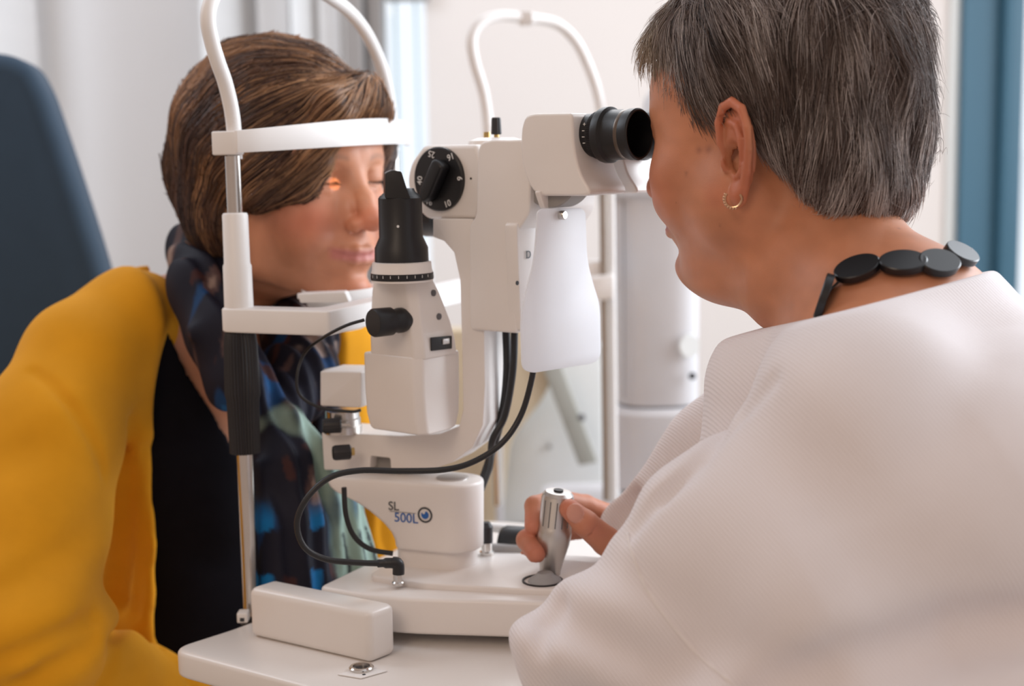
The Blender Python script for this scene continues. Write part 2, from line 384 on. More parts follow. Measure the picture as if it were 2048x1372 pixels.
fw = PL(500, 640, MH, TH)
far = PL(785, 290, MH, TH)
wN = (Vector((nx, ny, 1)) - MH).dot(NH); wF = (far - MH).dot(NH)
obj('rod', lathe([(.0058, TABLE), (.0058, far.z)], (far.x, far.y, 0), UP), STEEL, rest)
obj('foot', lathe([(.012, TABLE), (.008, TABLE + .02)], (far.x, far.y, 0), UP), BLACKP, rest)
# forehead band: bowed strap between the posts
bmb = bmesh.new(); NB = 40; rows = []
for k in range(NB + 1):
    t = k / NB; wv = wN + .012 + (wF - wN - .02) * t; s = .050 * math.sin(PI * t ** .92) ** .8 + .010
    c = MH + NH * wv - TH * s
    zc = zp(284) + .006 * t + .0055 * math.sin(PI * t); hh = .0090 + .0026 * math.sin(PI * t)
    wv2 = wv; out = (-TH * 1.0).normalized()
    rows.append([bmb.verts.new(Vector((c.x, c.y, zc + dz)) + out * do) for dz, do in ((hh, .0), (hh, .003), (-hh, .003), (-hh, 0))])
for a, b in zip(rows, rows[1:]):
    for k in range(4): bmb.faces.new((a[k], a[(k + 1) % 4], b[(k + 1) % 4], b[k]))
bmb.faces.new(rows[0]); bmb.faces.new(rows[-1][::-1]); bmesh.ops.recalc_face_normals(bmb, faces=bmb.faces); bevel(bmb, .0006, 2, 50)
obj('forehead_band', bmb, WHITE2, rest)
obj('band_clip', box(Vector((nx, ny, 0)) + TH * .004, TH, NH, .012, .006, zp(310), zp(262), .0015), WHITE2, rest)
# chin bar: arm forward from the near post, then across
zb0, zb1 = zp(662), zp(614)
ca = Vector((nx, ny, 0)); arm_l = (PL(657, 630, Vector((nx, ny, 0)) + NH * .013, NH) - ca).dot(-TH)
prof = [ca + NH * .013 + TH * .013, ca + NH * .013 - TH * arm_l, ca - NH * .29 - TH * arm_l, ca - NH * .29 - TH * (arm_l - .022), ca - NH * .012 - TH * (arm_l - .022), ca - NH * .012 + TH * .013]
obj('chin_bar', prism(roundpoly([Vector((p.x, p.y, zb0)) for p in prof], [.012, .004, .006, .004, .01, .012]), (0, 0, zb1 - zb0), .0018), WHITE2, rest)
ccp = P(682, 592, 1.285)
def cupsec(rx, ry, z, c=ccp, n=36): return [c + (-TH) * (rx * math.cos(2 * PI * k / n)) + NH * (ry * math.sin(2 * PI * k / n)) + V(0, 0, z) for k in range(n)]
zc_ = 0
obj('chin_cup', loft([cupsec(.016, .030, -.030), cupsec(.024, .038, -.012), cupsec(.030, .046, .004), cupsec(.031, .047, .008), cupsec(.028, .043, .007), cupsec(.02, .034, .000), cupsec(.006, .01, -.003)], bv=0), WHITE2, rest)
obj('paper_pin', box(P(609, 590, 1.24), TH, NH, .006, .003, P(609, 598, 1.24).z, P(609, 586, 1.24).z, .001), WHITE2, rest)
obj('clamp', prism(roundpoly(wpoly([(596, 588), (690, 584), (700, 606), (600, 606)], 1.225), .002), (0, .02, 0), .001), WHITE2, rest)
# little marked connector at the foot
cn = P(487, 1236, ny - .02)
obj('connector', box(cn, (1, 0, 0), (0, 1, 0), .0045, .006, TABLE, cn.z + .006, .001), WHITE2, rest)
obj('connector_mark', box(cn - V(0, .0062, 0), (1, 0, 0), (0, 1, 0), .0018, .0003, cn.z - .001, cn.z + .002, 0), PRINTK, rest)
# ================================================================ slit lamp
bs = PZ(900, 1200, TABLE)
lamp = thing('slit_lamp', (bs.x, bs.y, TABLE), 'white slit lamp microscope with black eyepiece, magnification dial and silver joystick', 'medical instrument')
def SP(px, py, wv, n=NS, M=FS): return PL(px, py, M + n * wv, n)         # on a plane facing the near side
def SPP(pp, wv, n=NS, M=FS): return [SP(x, y, wv, n, M) for x, y in pp]
US = -TS                                                                   # towards the examiner
ZB = TABLE + .040
# base
bp = pz([(638, 1172), (700, 1184), (800, 1196), (1050, 1203), (1330, 1212), (1330, 1120), (1060, 1104), (940, 1096), (742, 1122)], ZB)
obj('base', prism(roundpoly(bp, [.006, .03, .03, .03, .03, .02, .02, .03, .02]), (0, 0, -.030), .0035, 4), WHITE, lamp)
bp2 = pz([(735, 1150), (840, 1166), (1060, 1178), (1230, 1180), (1230, 1128), (1060, 1112), (930, 1104), (800, 1116)], ZB + .005)
obj('base_plate', prism(roundpoly(bp2, .01), (0, 0, -.006), .0015), WHITE, lamp)
for q in ((720, 1240), (1000, 1265), (1200, 1230)):
    c = PZ(q[0], q[1] - 40, TABLE + .006); obj('glide_foot', lathe([(.012, TABLE), (.012, TABLE + .0125)], (c.x, c.y + .03, 0), UP), BLACKP, lamp)
# column neck and swivel arm with lettering, turned like the head rest
MB = Vector(PZ(865, 1150, ZB)); 
def AP(pp, wv, M=MB): return [PL(x, y, M + NH * wv, NH) for x, y in pp]
def armsec(py, lpx, rpx, z=None, wn=.006, dep=.050, rr=.024, lr=.008):
    a, b = PL(lpx, py, MB + NH * wn, NH), PL(rpx, py, MB + NH * wn, NH); z = a.z if z is None else z
    ul, ur = (a - MB).dot(-TH), (b - MB).dot(-TH); out = []
    def q(u, w_): p = MB - TH * u + NH * w_; p.z = z; out.append(p)
    for k in range(7): t = math.radians(180 - 90 * k / 6); q(ul + lr + lr * math.cos(t), wn - lr + lr * math.sin(t))
    for k in range(17): t = math.radians(90 - 180 * k / 16); q(ur - rr + rr * math.cos(t), wn - dep / 2 + dep / 2 * math.sin(t))
    for k in range(7): t = math.radians(270 - 90 * k / 6); q(ul + lr + lr * math.cos(t), wn - dep + lr + lr * math.sin(t))
    return out
obj('column_neck', loft([armsec(1148, 786, 928, ZB - .001, .0, .046, .022, .012), armsec(1080, 786, 928, None, .0, .046, .022, .012)], bv=0), WHITE, lamp)
obj('swivel_arm', loft([armsec(y, l, 938) for y, l in ((952, 649), (972, 650), (984, 664), (1003, 702), (1022, 732), (1046, 760), (1066, 777), (1082, 784), (1099, 786))], bv=.003, ang=35), WHITE, lamp)
def APT(x, y, w_=.0064): return PL(x, y, MB + NH * w_, NH)
XT = -TH
text('lettering_black', 'SL', .0104, APT(787, 1013), XT, UP, PRINTK, lamp)
text('lettering_blue', '500L', .0112, APT(812, 1037), XT, UP, PRINTB, lamp)
obj('printed_line', prism([APT(779, 1022), APT(832, 1027), APT(832, 1027.6), APT(779, 1022.6)], NH * .0003, 0), PRINTK, lamp)
ec = APT(850, 1030)
obj('logo_ring', lathe([(.0066, 0), (.0066, .0003), (.0052, .0003), (.0052, 0)], ec, NH, 48, caps=False), PRINTK, lamp)
# blue iris with a bite out of it
bi = bmesh.new(); xx, yy = XT, UP; pts = []
for k in range(30):
    a = math.radians(-200 + 270 * k / 29); pts.append(ec + (xx * math.cos(a) + yy * math.sin(a)) * .0034 + NH * .0002)
for k in range(12):
    a = math.radians(60 + 150 * (1 - k / 11)) ; a2 = math.radians(-20 - 200 * k / 11)
    c2 = ec + xx * -.0012 + yy * .0020 + NH * .0002
    pts.append(c2 + (xx * math.cos(math.radians(20 - 220 * k / 11)) + yy * math.sin(math.radians(20 - 220 * k / 11))) * .0014)
f_ = [bi.verts.new(p) for p in pts]; bi.faces.new(f_); obj('logo_iris', bi, PRINTB, lamp, smooth=False)
tp_ = PL(905, 958, MB - NH * .02, NH)
obj('arm_cap', lathe([(.0135, -.003), (.0135, .0018), (.011, .0028), (.0, .003)], tp_, UP, 32), SATIN, lamp)
# microscope yoke: lower bar and riser traced on its near face, 38 degrees frame
yk = AP([(643, 862), (720, 868), (800, 872), (880, 868), (918, 852), (926, 820), (924, 700), (920, 560), (908, 505), (888, 482), (866, 474), (866, 438), (945, 438), (966, 480), (968, 640), (970, 770), (966, 850), (945, 895), (905, 925), (860, 940), (800, 946), (782, 944), (780, 916), (741, 912), (740, 940), (648, 940)], -.014)
obj('yoke', prism(roundpoly(yk, [.004] + [.0] * 4 + [.0] * 4 + [0, 0, .001, .002, .002] + [0] * 6 + [0] * 2 + [.002] * 5), -NH * .044, .0035, 4), WHITE, lamp)
obj('yoke_pad', prism(AP([(741, 912), (780, 916), (782, 940), (740, 937)], -.026), -NH * .01, 0), GREYP, lamp)
# microscope body
bd = SPP([(962, 284), (985, 279), (1012, 280), (1045, 279), (1062, 300), (1058, 430), (1030, 470), (1028, 520), (1034, 667), (940, 660), (938, 450), (952, 432), (955, 300)], .053)
obj('microscope_body', prism(roundpoly(bd, [.01, .004, .004, .004, .006, .006, .006, 0, .003, .004, .008, .008, .008]), -NS * .090, .006, 5), WHITE, lamp)
# slightly stepped rear cover facing the examiner
rc = SPP([(1020, 450), (1062, 436), (1066, 660), (1034, 667)], .042)
br = FS + US * ((SP(1036, 600, .053) - FS).dot(US))
def RP(x, y, off=0.0): return PL(x, y, br + US * off, US)
obj('rear_cover', prism(roundpoly([RP(1033, 446, .002), RP(1160, 430, .002), RP(1150, 640, .002), RP(1042, 664, .002)], .004), -US * .012, .001), WHITE, lamp)
text('lettering_D', 'D', .0088, RP(1057, 510, .0030), -NS, UP, PRINTK, lamp)
obj('small_screw', lathe([(.0018, 0), (.0018, .0006)], RP(1034, 566, .004), US, 16), BLACKP, lamp)
obj('small_screw', lathe([(.0009, 0), (.0009, .0004)], SP(942, 357, .0455), NS, 16), BLACKP, lamp)
# magnification drum
dr = SPP([(846, 291), (952, 289), (962, 330), (962, 400), (952, 437), (852, 438), (822, 405), (812, 360), (822, 322)], .0455)
obj('drum_housing', prism(roundpoly(dr, [.004, .004, .002, .002, .003, .006, .012, .012, .006]), -NS * .075, .004, 4), WHITE, lamp)
dc = SP(880, 358, .0462)
obj('opposite_dial', lathe([(.026, 0), (.027, .004), (.027, .012)], dc - NS * .083 + TS * .008, NS, 48), BLACK, lamp)
dial = obj('magnification_dial', lathe([(.0262, -.002), (.0262, .0022), (.0252, .003), (0, .003)], dc, NS, 64), BLACK, lamp)
kd = math.radians(27)
kx = (US * math.sin(kd) + UP * math.cos(kd)); ky = (US * math.cos(kd) - UP * math.sin(kd))
kp = [dc + NS * .003 + kx * a + ky * b for a, b in ((.0165, -.0042), (.0175, .002), (.0155, .0088), (-.014, .0062), (-.0205, .002), (-.0205, -.003), (-.013, -.0062))]
obj('dial_grip', prism(roundpoly(kp, .003), NS * .011, .0022, 3), BLACK, dial)
for s_, x, y, r_ in (('25', 863, 308, 165), ('16', 901, 313, 200), ('6', 919, 357, 270), ('10', 895, 408, 20), ('16', 858, 404, -15), ('40', 840, 361, 85)):
    text('numeral', s_, .0074, dc + NS * .0032 + (SP(x, y, .0494) - (dc + NS * .0032)), US, UP, PRINTW, dial, rot=math.radians(r_))
# bracket under the drum
obj('drum_bracket', prism(roundpoly(SPP([(866, 440), (946, 440), (946, 474), (866, 472)], .034), .003), -NS * .055, .002), WHITE, lamp)
obj('objective', lathe([(.022, 0), (.022, .02), (.019, .022), (.019, .03)], FS + US * .078 + V(0, 0, SP(850, 450, 0).z - FS.z + .012) - US * .0, TS, 40), BLACK, lamp)
# top knobs
kb = SP(993, 279, .005)
obj('top_knob_pin', lathe([(.0022, 0), (.0022, .006)], kb - V(0, 0, .001), UP, 16), BRASS, lamp)
obj('top_knob', lathe([(.0038, .004), (.0045, .005), (.0040, .0165), (.0035, .018), (0, .018)], kb, UP, 24, flute=2, fd=.08), BLACKP, lamp)
obj('hinge_screw', lathe([(.003, 0), (.003, .005), (0, .005)], SP(974, 276, -.01), UP, 20), BRASS, lamp)
obj('shoulder', loft([[SP(993, 284, .005) + US * (a * math.cos(2 * PI * k / 32)) + NS * (b * math.sin(2 * PI * k / 32)) + V(0, 0, z) for k in range(32)] for a, b, z in ((.021, .03, -.006), (.019, .028, .001), (.012, .02, .0035))], bv=0), WHITE, lamp)
# binocular head
bhp = [(1050, 232), (1066, 227), (1144, 226), (1148, 300), (1160, 350), (1188, 392), (1070, 392), (1048, 350), (1040, 300), (1042, 255)]
obj('binocular_housing', prism(roundpoly(SPP(bhp, .055), [.004, .004, .004, .02, .02, .02, .012, .01, .01, .006]), -NS * .05, .007, 6), WHITE, lamp)
far_p = [p - NS * .064 for p in SPP(bhp, .055)]
obj('binocular_housing', prism(roundpoly(far_p, .008), -NS * .05, .007, 6), WHITE, lamp)
def axis_at(px, wv, z):
    # point on the near eyepiece axis at column px
    lo, hi = .0, .5
    for _ in range(40):
        m_ = (lo + hi) / 2; q = FS + US * m_ + NS * wv; q.z = z
        if pix(q)[0] < px: lo = m_
        else: hi = m_
    return lo
ze = SP(1180, 271, .031).z
s0, s1 = axis_at(1140, .031, ze), axis_at(1280, .031, ze)
L = s1 - s0
eo = FS + US * s0 + NS * .031; eo.z = ze
ep = obj('eyepiece', lathe([(.0165, 0), (.0165, L * .38), (.0168, L * .40), (.0172, L * .48), (.0206, L * .50), (.0212, L * .53), (.0212, L * .60), (.0190, L * .63), (.0186, L * .86), (.0192, L * .88), (.0194, L * .98), (.0184, L), (.0172, L * .995), (.0172, L * .90), (.0165, L * .66), (0, L * .66)], eo, US, 96), BLACK, lamp)
obj('knurled_ring', lathe([(.0176, L * .40), (.0182, L * .42), (.0182, L * .49), (.0176, L * .5)], eo, US, 160, caps=False, flute=2, fd=.03), BLACK, ep)
obj('rim', lathe([(.01865, L * .81), (.0188, L * .82), (.0188, L * .85), (.01865, L * .86)], eo, US, 64, caps=False), mat('bare_metal_rim', (.16, .13, .11), .3, 1.0, noise=.1), ep)
for k in range(4):
    zz = ze + .008 - k * .0046; ang = math.asin((zz - ze) / .0170); c = eo + US * L * .38 + NS * math.cos(ang) * .0170; c.z = zz
    if k: obj('scale_mark', prism([c + US * a + UP * b for a, b in ((-.0012, -.00025), (.0012, -.00025), (.0012, .00025), (-.0012, .00025))], NS * .0002, 0), PRINTW, ep)
    else: text('scale_mark', '+', .005, c + NS * .0003, US, UP, PRINTW, ep)
eo2 = eo - NS * .064 - US * .008
ep2 = obj('eyepiece', lathe([(.0165, 0), (.0165, L * .38), (.0172, L * .48), (.0200, L * .53), (.0200, L * .56), (.0186, L * .60), (.0184, L * .86), (.0194, L * .98), (.0172, L * .995), (.0150, L * .93), (0, L * .84)], eo2, US, 64), BLACK, lamp)
# pivot disc between body and binocular
pc = SP(1097, 345, .047)
obj('pivot_disc', lathe([(.0265, 0), (.0275, .001), (.0275, .022), (.0265, .023)], pc, -NS, 56), GREYP, lamp)
# bracket and breath shield
sh = FS + US * (s0 - .010)
def HP(x, y, o=0.): return PL(x, y, sh + US * o, US)
obj('shield_bracket', prism(roundpoly([HP(1078, 382), HP(1160, 378), HP(1150, 414), HP(1090, 418)], .003), -US * .005, .0015), WHITE, lamp)
SHM = bpy.data.materials.new('frosted_shield'); SHM.use_nodes = True; n_ = SHM.node_tree; n_.nodes.clear()
o_ = n_.nodes.new('ShaderNodeOutputMaterial'); t1 = n_.nodes.new('ShaderNodeBsdfTranslucent'); t2 = n_.nodes.new('ShaderNodeBsdfPrincipled'); t3 = n_.nodes.new('ShaderNodeBsdfTransparent')
m1 = n_.nodes.new('ShaderNodeMixShader'); m2 = n_.nodes.new('ShaderNodeMixShader'); m1.inputs[0].default_value = .5; m2.inputs[0].default_value = .10
t1.inputs[0].default_value = (.93, .95, .98, 1); t2.inputs['Base Color'].default_value = (.90, .91, .94, 1); t2.inputs['Roughness'].default_value = .3
n_.links.new(t1.outputs[0], m1.inputs[1]); n_.links.new(t2.outputs[0], m1.inputs[2]); n_.links.new(m1.outputs[0], m2.inputs[1]); n_.links.new(t3.outputs[0], m2.inputs[2]); n_.links.new(m2.outputs[0], o_.inputs[0])
spx = [(1072, 424), (1080, 417), (1160, 416), (1168, 424), (1171, 520), (1184, 570), (1197, 610), (1199, 712), (1186, 726), (1062, 746), (1042, 738), (1039, 640), (1046, 590), (1064, 530), (1070, 470)]
obj('breath_shield', prism(roundpoly([HP(x, y, .004) for x, y in spx], [.003, .003, .003, .003, .01, .02, .01, .006, .006, .006, .006, .01, .015, .02, .01]), US * .0018, .0006, 2), SHM, lamp)
sc_ = obj('shield_screw', lathe([(.0036, 0), (.0036, .004), (.0028, .0055), (0, .0055)], HP(1119, 430, .005), US, 24), STEEL, lamp)
# ---------------- illumination tower
YC = 1.115
def tsec(l, c, r, py, ch=.004):
    Cn = P(c, py, YC); Lp = PL(l, py, Cn, NS); Rp = PL(r, py, Cn, US); z = Cn.z
    Lp.z = Rp.z = z; D = Lp + Rp - Cn
    q = [Lp, Cn, Rp, D]; out = []
    for i in range(4):
        a, b, c_ = q[i - 1], q[i], q[(i + 1) % 4]; chi = min(ch if i != 1 else ch * 1.6, (a - b).length * .4, (c_ - b).length * .4)
        out += [b + (a - b).normalized() * chi, b + (c_ - b).normalized() * chi]
    return out
obj('lamp_housing', loft([tsec(722, 836, 924, 716), tsec(724, 838, 925, 790), tsec(728, 842, 924, 840), tsec(735, 846, 918, 868), tsec(742, 848, 905, 873)], bv=.0018, ang=30), WHITE, lamp)
obj('lamp_body', loft([tsec(742, 820, 868, 557), tsec(738, 826, 884, 590), tsec(735, 832, 906, 650), tsec(735, 838, 916, 690), tsec(736, 840, 920, 722)], bv=.0015, ang=24), WHITE, lamp)
def tax(px, py):
    return P(px, py, YC + .012)
to = tax(804, 540)
def tw(name, prof, m, **k):
    zz = lambda py: tax(804, py).z
    return obj(name, lathe([(r / F * (YC + .012), zz(py)) for r, py in prof], (to.x, to.y, 0), UP, 56, **k), m, lamp)
tw('filter_collar', [(62, 562), (62, 545), (60, 538), (59, 524), (52, 522)], WHITE)
tw('scale_ring', [(63, 558), (63.5, 554), (62.8, 545), (60, 544)], BLACK, caps=False)
for k in range(9):
    a = math.radians(-62 + k * 15); d = Vector((math.sin(a), -math.cos(a), 0)); r_ = 63.2 / F * (YC + .012)
    c = Vector((to.x, to.y, tax(804, 549.5).z)) + d * r_; xd = Vector((math.cos(a), math.sin(a), 0))
    obj('scale_mark', prism([c + xd * u_ + UP * v_ for u_, v_ in ((-.0002, -.0012), (.0002, -.0012), (.0002, .0010), (-.0002, .0010))], d * .0002, 0), PRINTW, lamp)
tw('projection_tube', [(54, 524), (53.5, 495), (44, 474), (43.5, 396), (40, 391), (0, 390)], BLACK)
mh = [P(x, y, YC - .005) for x, y in ((770, 397), (771, 346), (785, 340), (803, 343), (812, 372), (822, 398))]
obj('mirror_head', prism(roundpoly(mh, .0015), (-.004, .030, 0), .0015), BLACK, lamp)
obj('mirror_stage', lathe([(.016, 0), (.0125, .003), (.011, .006)], (to.x, to.y, tax(804, 392).z), UP), BLACK, lamp)
obj('index_dot', lathe([(.0011, 0), (.0009, .0005)], P(796, 453, YC - .0052), (0, -1, 0), 12), PRINTW, lamp)
kn0 = PL(806, 640, P(832, 640, YC), NS)
obj('slit_knob', lathe([(.0085, -.004), (.0100, .001), (.0100, .005), (.0094, .006), (.0094, .011), (.0112, .012), (.0114, .027), (.0105, .0285), (0, .0285)], kn0, (NS + TS * .25), 48), BLACK, lamp)
def TR(x, y, py, o=0.): return PL(x, y, P(float(np.interp(py, [557, 590, 650, 690, 722], [820, 826, 832, 838, 840])), py, YC) + US * (.0006 + o), US)
obj('small_screw', lathe([(.0026, -.001), (.0026, .0007)], TR(867, 586, 586), US, 20), SEAM, lamp)
obj('small_screw', lathe([(.0026, -.001), (.0026, .0007)], TR(878, 633, 633), US, 20), SEAM, lamp)
gz = .0008
wd = obj('filter_window', prism(roundpoly([TR(860, 675, 690, gz - .001), TR(902, 671, 690, gz - .001), TR(902, 697, 690, gz - .001), TR(861, 702, 690, gz - .001)], .001), US * .0012, .0003), BLACK, lamp)
obj('filter_wheel', prism(roundpoly([TR(884, 678, 690, gz), TR(897, 676, 690, gz), TR(897, 687, 690, gz), TR(884, 689, 690, gz)], .0006), US * .0012, .0003), SATIN, wd)
# left pivot block, steel collar, knobs
pv = P(682, 780, 1.20)
def AQ(x, y, wv): return PL(x, y, MB + NH * wv, NH)
pbm = prism(roundpoly([AQ(640, 742, .0), AQ(722, 744, .0), AQ(722, 816, .0), AQ(640, 812, .0)], .002), -NH * .04, .005, 4)
obj('pivot_block', pbm, WHITE, lamp)
obj('pivot_cap', lathe([(.0135, 0), (.0135, .0015), (.012, .003), (0, .003)], AQ(676, 745, -.016) , UP, 40), SATIN, lamp)
obj('pivot_collar', lathe([(.0165, 0), (.0165, .006), (.0155, .0065), (.0155, .012), (.0145, .013), (.0145, .019)], AQ(686, 864, -.019), UP, 48), STEEL, lamp)
k1 = AQ(692, 850, -.002)
obj('lock_pin', lathe([(.002, -.004), (.002, .010)], k1, (NS + TS * .9), 16), STEEL, lamp)
obj('lock_knob', lathe([(.0056, .004), (.0064, .005), (.0064, .018), (.0055, .0195), (0, .0195)], k1, (NS + TS * .9), 32, flute=2, fd=.06), BLACKP, lamp)
k2 = AQ(706, 903, .003)
obj('lock_pin', lathe([(.0034, -.001), (.0034, .006)], k2, (NS + TS * .7), 16), BRASS, lamp)
obj('lock_knob', lathe([(.0056, .002), (.0064, .003), (.0064, .015), (.0055, .017), (0, .017)], k2, (NS + TS * .7), 32, flute=2, fd=.06), BLACKP, lamp)
# ---------------- cables
def cable(name, pts, r, m=RUBBER): return obj(name, tube([P(*p) for p in pts], r, 12), m, lamp)
cable('power_cable', [(1012, 655, 1.17), (1014, 740, 1.17), (1006, 820, 1.175), (985, 900, 1.18), (955, 985, 1.2), (930, 1030, 1.21)], .0034)
cable('power_cable', [(1029, 655, 1.155), (1026, 740, 1.155), (1010, 830, 1.16), (985, 880, 1.16), (980, 930, 1.18), (958, 990, 1.2)], .003)
cable('signal_cable', [(1072, 700, 1.10), (1063, 760, 1.10), (1042, 830, 1.10), (1005, 885, 1.095), (950, 922, 1.09), (890, 939, 1.085), (800, 942, 1.085), (720, 941, 1.08), (660, 955, 1.075), (615, 995, 1.07), (594, 1045, 1.07), (608, 1093, 1.07), (650, 1118, 1.075), (710, 1125, 1.08), (768, 1127, 1.085)], .0024)
pg = obj('plug', tube([P(755, 1127, 1.085), P(775, 1126, 1.085), P(790, 1126, 1.085)], lambda t: .0042 if t > .35 else .0032, 16, smooth=5), RUBBER, lamp)
obj('plug_elbow', tube([P(785, 1125, 1.085), P(796, 1128, 1.085), P(797, 1148, 1.085)], .0047, 16, smooth=6), RUBBER, lamp)
obj('socket', lathe([(.0052, 0), (.0052, .002), (.0042, .003), (.0042, .010)], PZ(797, 1169, ZB + .003), UP, 24), STEEL, lamp)
cable('signal_cable', [(728, 640, 1.095), (690, 652, 1.10), (645, 676, 1.12), (610, 705, 1.16), (594, 750, 1.16), (600, 790, 1.16), (640, 815, 1.16), (700, 823, 1.16), (722, 820, 1.16)], .0013)
cable('signal_cable', [(688, 975, 1.14), (692, 1030, 1.14), (708, 1072, 1.14), (740, 1098, 1.14), (786, 1107, 1.14)], .0022)
# rear parts of the base: steel plug, dark plug, guide bar, black wheel
c = PZ(974, 1112, ZB + .004); obj('steel_plug', lathe([(.006, 0), (.0064, .004), (.0048, .005), (.0048, .013)], c, UP, 24), STEEL, lamp)
obj('plug', lathe([(.0052, .012), (.0056, .026), (.003, .03)], c, UP, 24), BLACKP, lamp)
gb = P(1010, 1062, 1.26)
obj('guide_bar', tube([P(950, 1052, 1.26), P(1110, 1068, 1.24)], .0042, 16, smooth=2), WHITE2, lamp)
obj('roller_wheel', lathe([(.0, -.012), (.016, -.012), (.018, -.008), (.018, .008), (.016, .012), (0, .012)], P(1030, 1092, 1.235), (.9, -.3, 0), 40), BLACK, lamp)
obj('roller_shaft', tube([P(985, 1100, 1.22), P(1070, 1104, 1.215)], .006, 16, smooth=2), GREYP, lamp)
# ---------------- joystick
jb = P(1098, 1163, 1.13); jt = P(1117, 982, 1.125); ja = (jt - jb); JL = ja.length; k_ = 1.13 / F
ho = PZ(1085, 1161, ZB + .0055)
obj('joystick_well', lathe([(.0165, -.001), (.0165, .0006), (.0150, .0006), (.0150, -.001)], ho, UP, 40, caps=False), BLACKP, lamp)
obj('joystick_boot', lathe([(.0140, 0), (.0125, .002), (.0085, .004), (.006, .007)], ho + V(.002, 0, -.0003), UP, 40), mat('grey_boot', (.35, .35, .36), .5, noise=.05), lamp)
js = obj('joystick', lathe([(18 * k_, 0), (21 * k_, .003), (22 * k_, JL * .14), (27 * k_, JL * .28), (34 * k_, JL * .44), (36 * k_, JL * .55), (34.5 * k_, JL * .62), (33.5 * k_, JL * .63), (33.5 * k_, JL * .93), (31.5 * k_, JL * .95), (31.5 * k_, JL * .965), (26 * k_, JL * .995), (0, JL)], jb, ja, 64), SATIN, lamp)
for k in range(9):
    a = math.radians(-50 + 12 * k); u_, v_, d_ = basis(ja)
    side = (Vector((1, 0, 0)) * math.sin(a) + Vector((0, -1, 0)) * math.cos(a)); side = (side - d_ * side.dot(d_)).normalized()
    if k % 2 == 0: obj('grip_groove', tube([jb + d_ * JL * .64 + side * 33.4 * k_, jb + d_ * JL * .92 + side * 33.4 * k_], .0005, 6, smooth=1), SEAM, js)
obj('joystick_button', lathe([(10 * k_, JL), (10 * k_, JL + .0012), (0, JL + .0014)], jb, ja, 32), BLACKP, js)

# the instrument's own slit light falling on the patient
def spot(name, a, b, power, deg, color, blend=.4, size=.002):
    l = bpy.data.lights.new(name, 'SPOT'); l.energy = power; l.color = color; l.spot_size = math.radians(deg); l.spot_blend = blend; l.shadow_soft_size = size
    o = bpy.data.objects.new(name, l); COL.objects.link(o); o.location = a; o.rotation_euler = (Vector(b) - Vector(a)).to_track_quat('-Z', 'Y').to_euler(); return o
spot('slit_light_spill', P(786, 350, 1.165), P(728, 368, 1.26), .13, 60, (1, .93, .88), .9, .004)
spot('slit_light_beam', P(770, 362, 1.16), P(670, 368, 1.262), .8, 6, (1, .55, .22), .3, .001)
# ================================================================ smooth solid modelling: distance fields turned into meshes
f32 = np.float32
def A_(v): return np.array(v, dtype=f32)
def s_ell(Pn, c, r):
    q = (Pn - A_(c)) / A_(r); k0 = np.sqrt((q * q).sum(1)) + 1e-9; q2 = q / A_(r); k1 = np.sqrt((q2 * q2).sum(1)) + 1e-9
    return k0 * (k0 - 1) / k1
def s_sph(Pn, c, r): return np.sqrt(((Pn - A_(c)) ** 2).sum(1)) - r
def s_cap(Pn, a, b, ra, rb=None):
    rb = ra if rb is None else rb; a, b = A_(a), A_(b); ba = b - a
    h = np.clip(((Pn - a) @ ba) / (ba @ ba + 1e-12), 0, 1); d = Pn - a - h[:, None] * ba
    return np.sqrt((d * d).sum(1)) - (ra + (rb - ra) * h)
def s_line(Pn, pts, rs, k=.0):
    out = None
    rs = rs if isinstance(rs, (list, tuple)) else [rs] * len(pts)
    for i in range(len(pts) - 1):
        d = s_cap(Pn, pts[i], pts[i + 1], rs[i], rs[i + 1]); out = d if out is None else smin(out, d, k)
    return out
def smin(a, b, k):
    if k <= 0: return np.minimum(a, b)
    h = np.clip(.5 + .5 * (b - a) / k, 0, 1); return b * (1 - h) + a * h - k * h * (1 - h)
def smax(a, b, k): return -smin(-a, -b, k)
def rot_apply(Pn, c, R):      # to local: rows of R are local axes
    return (Pn - A_(c)) @ A_(R).T
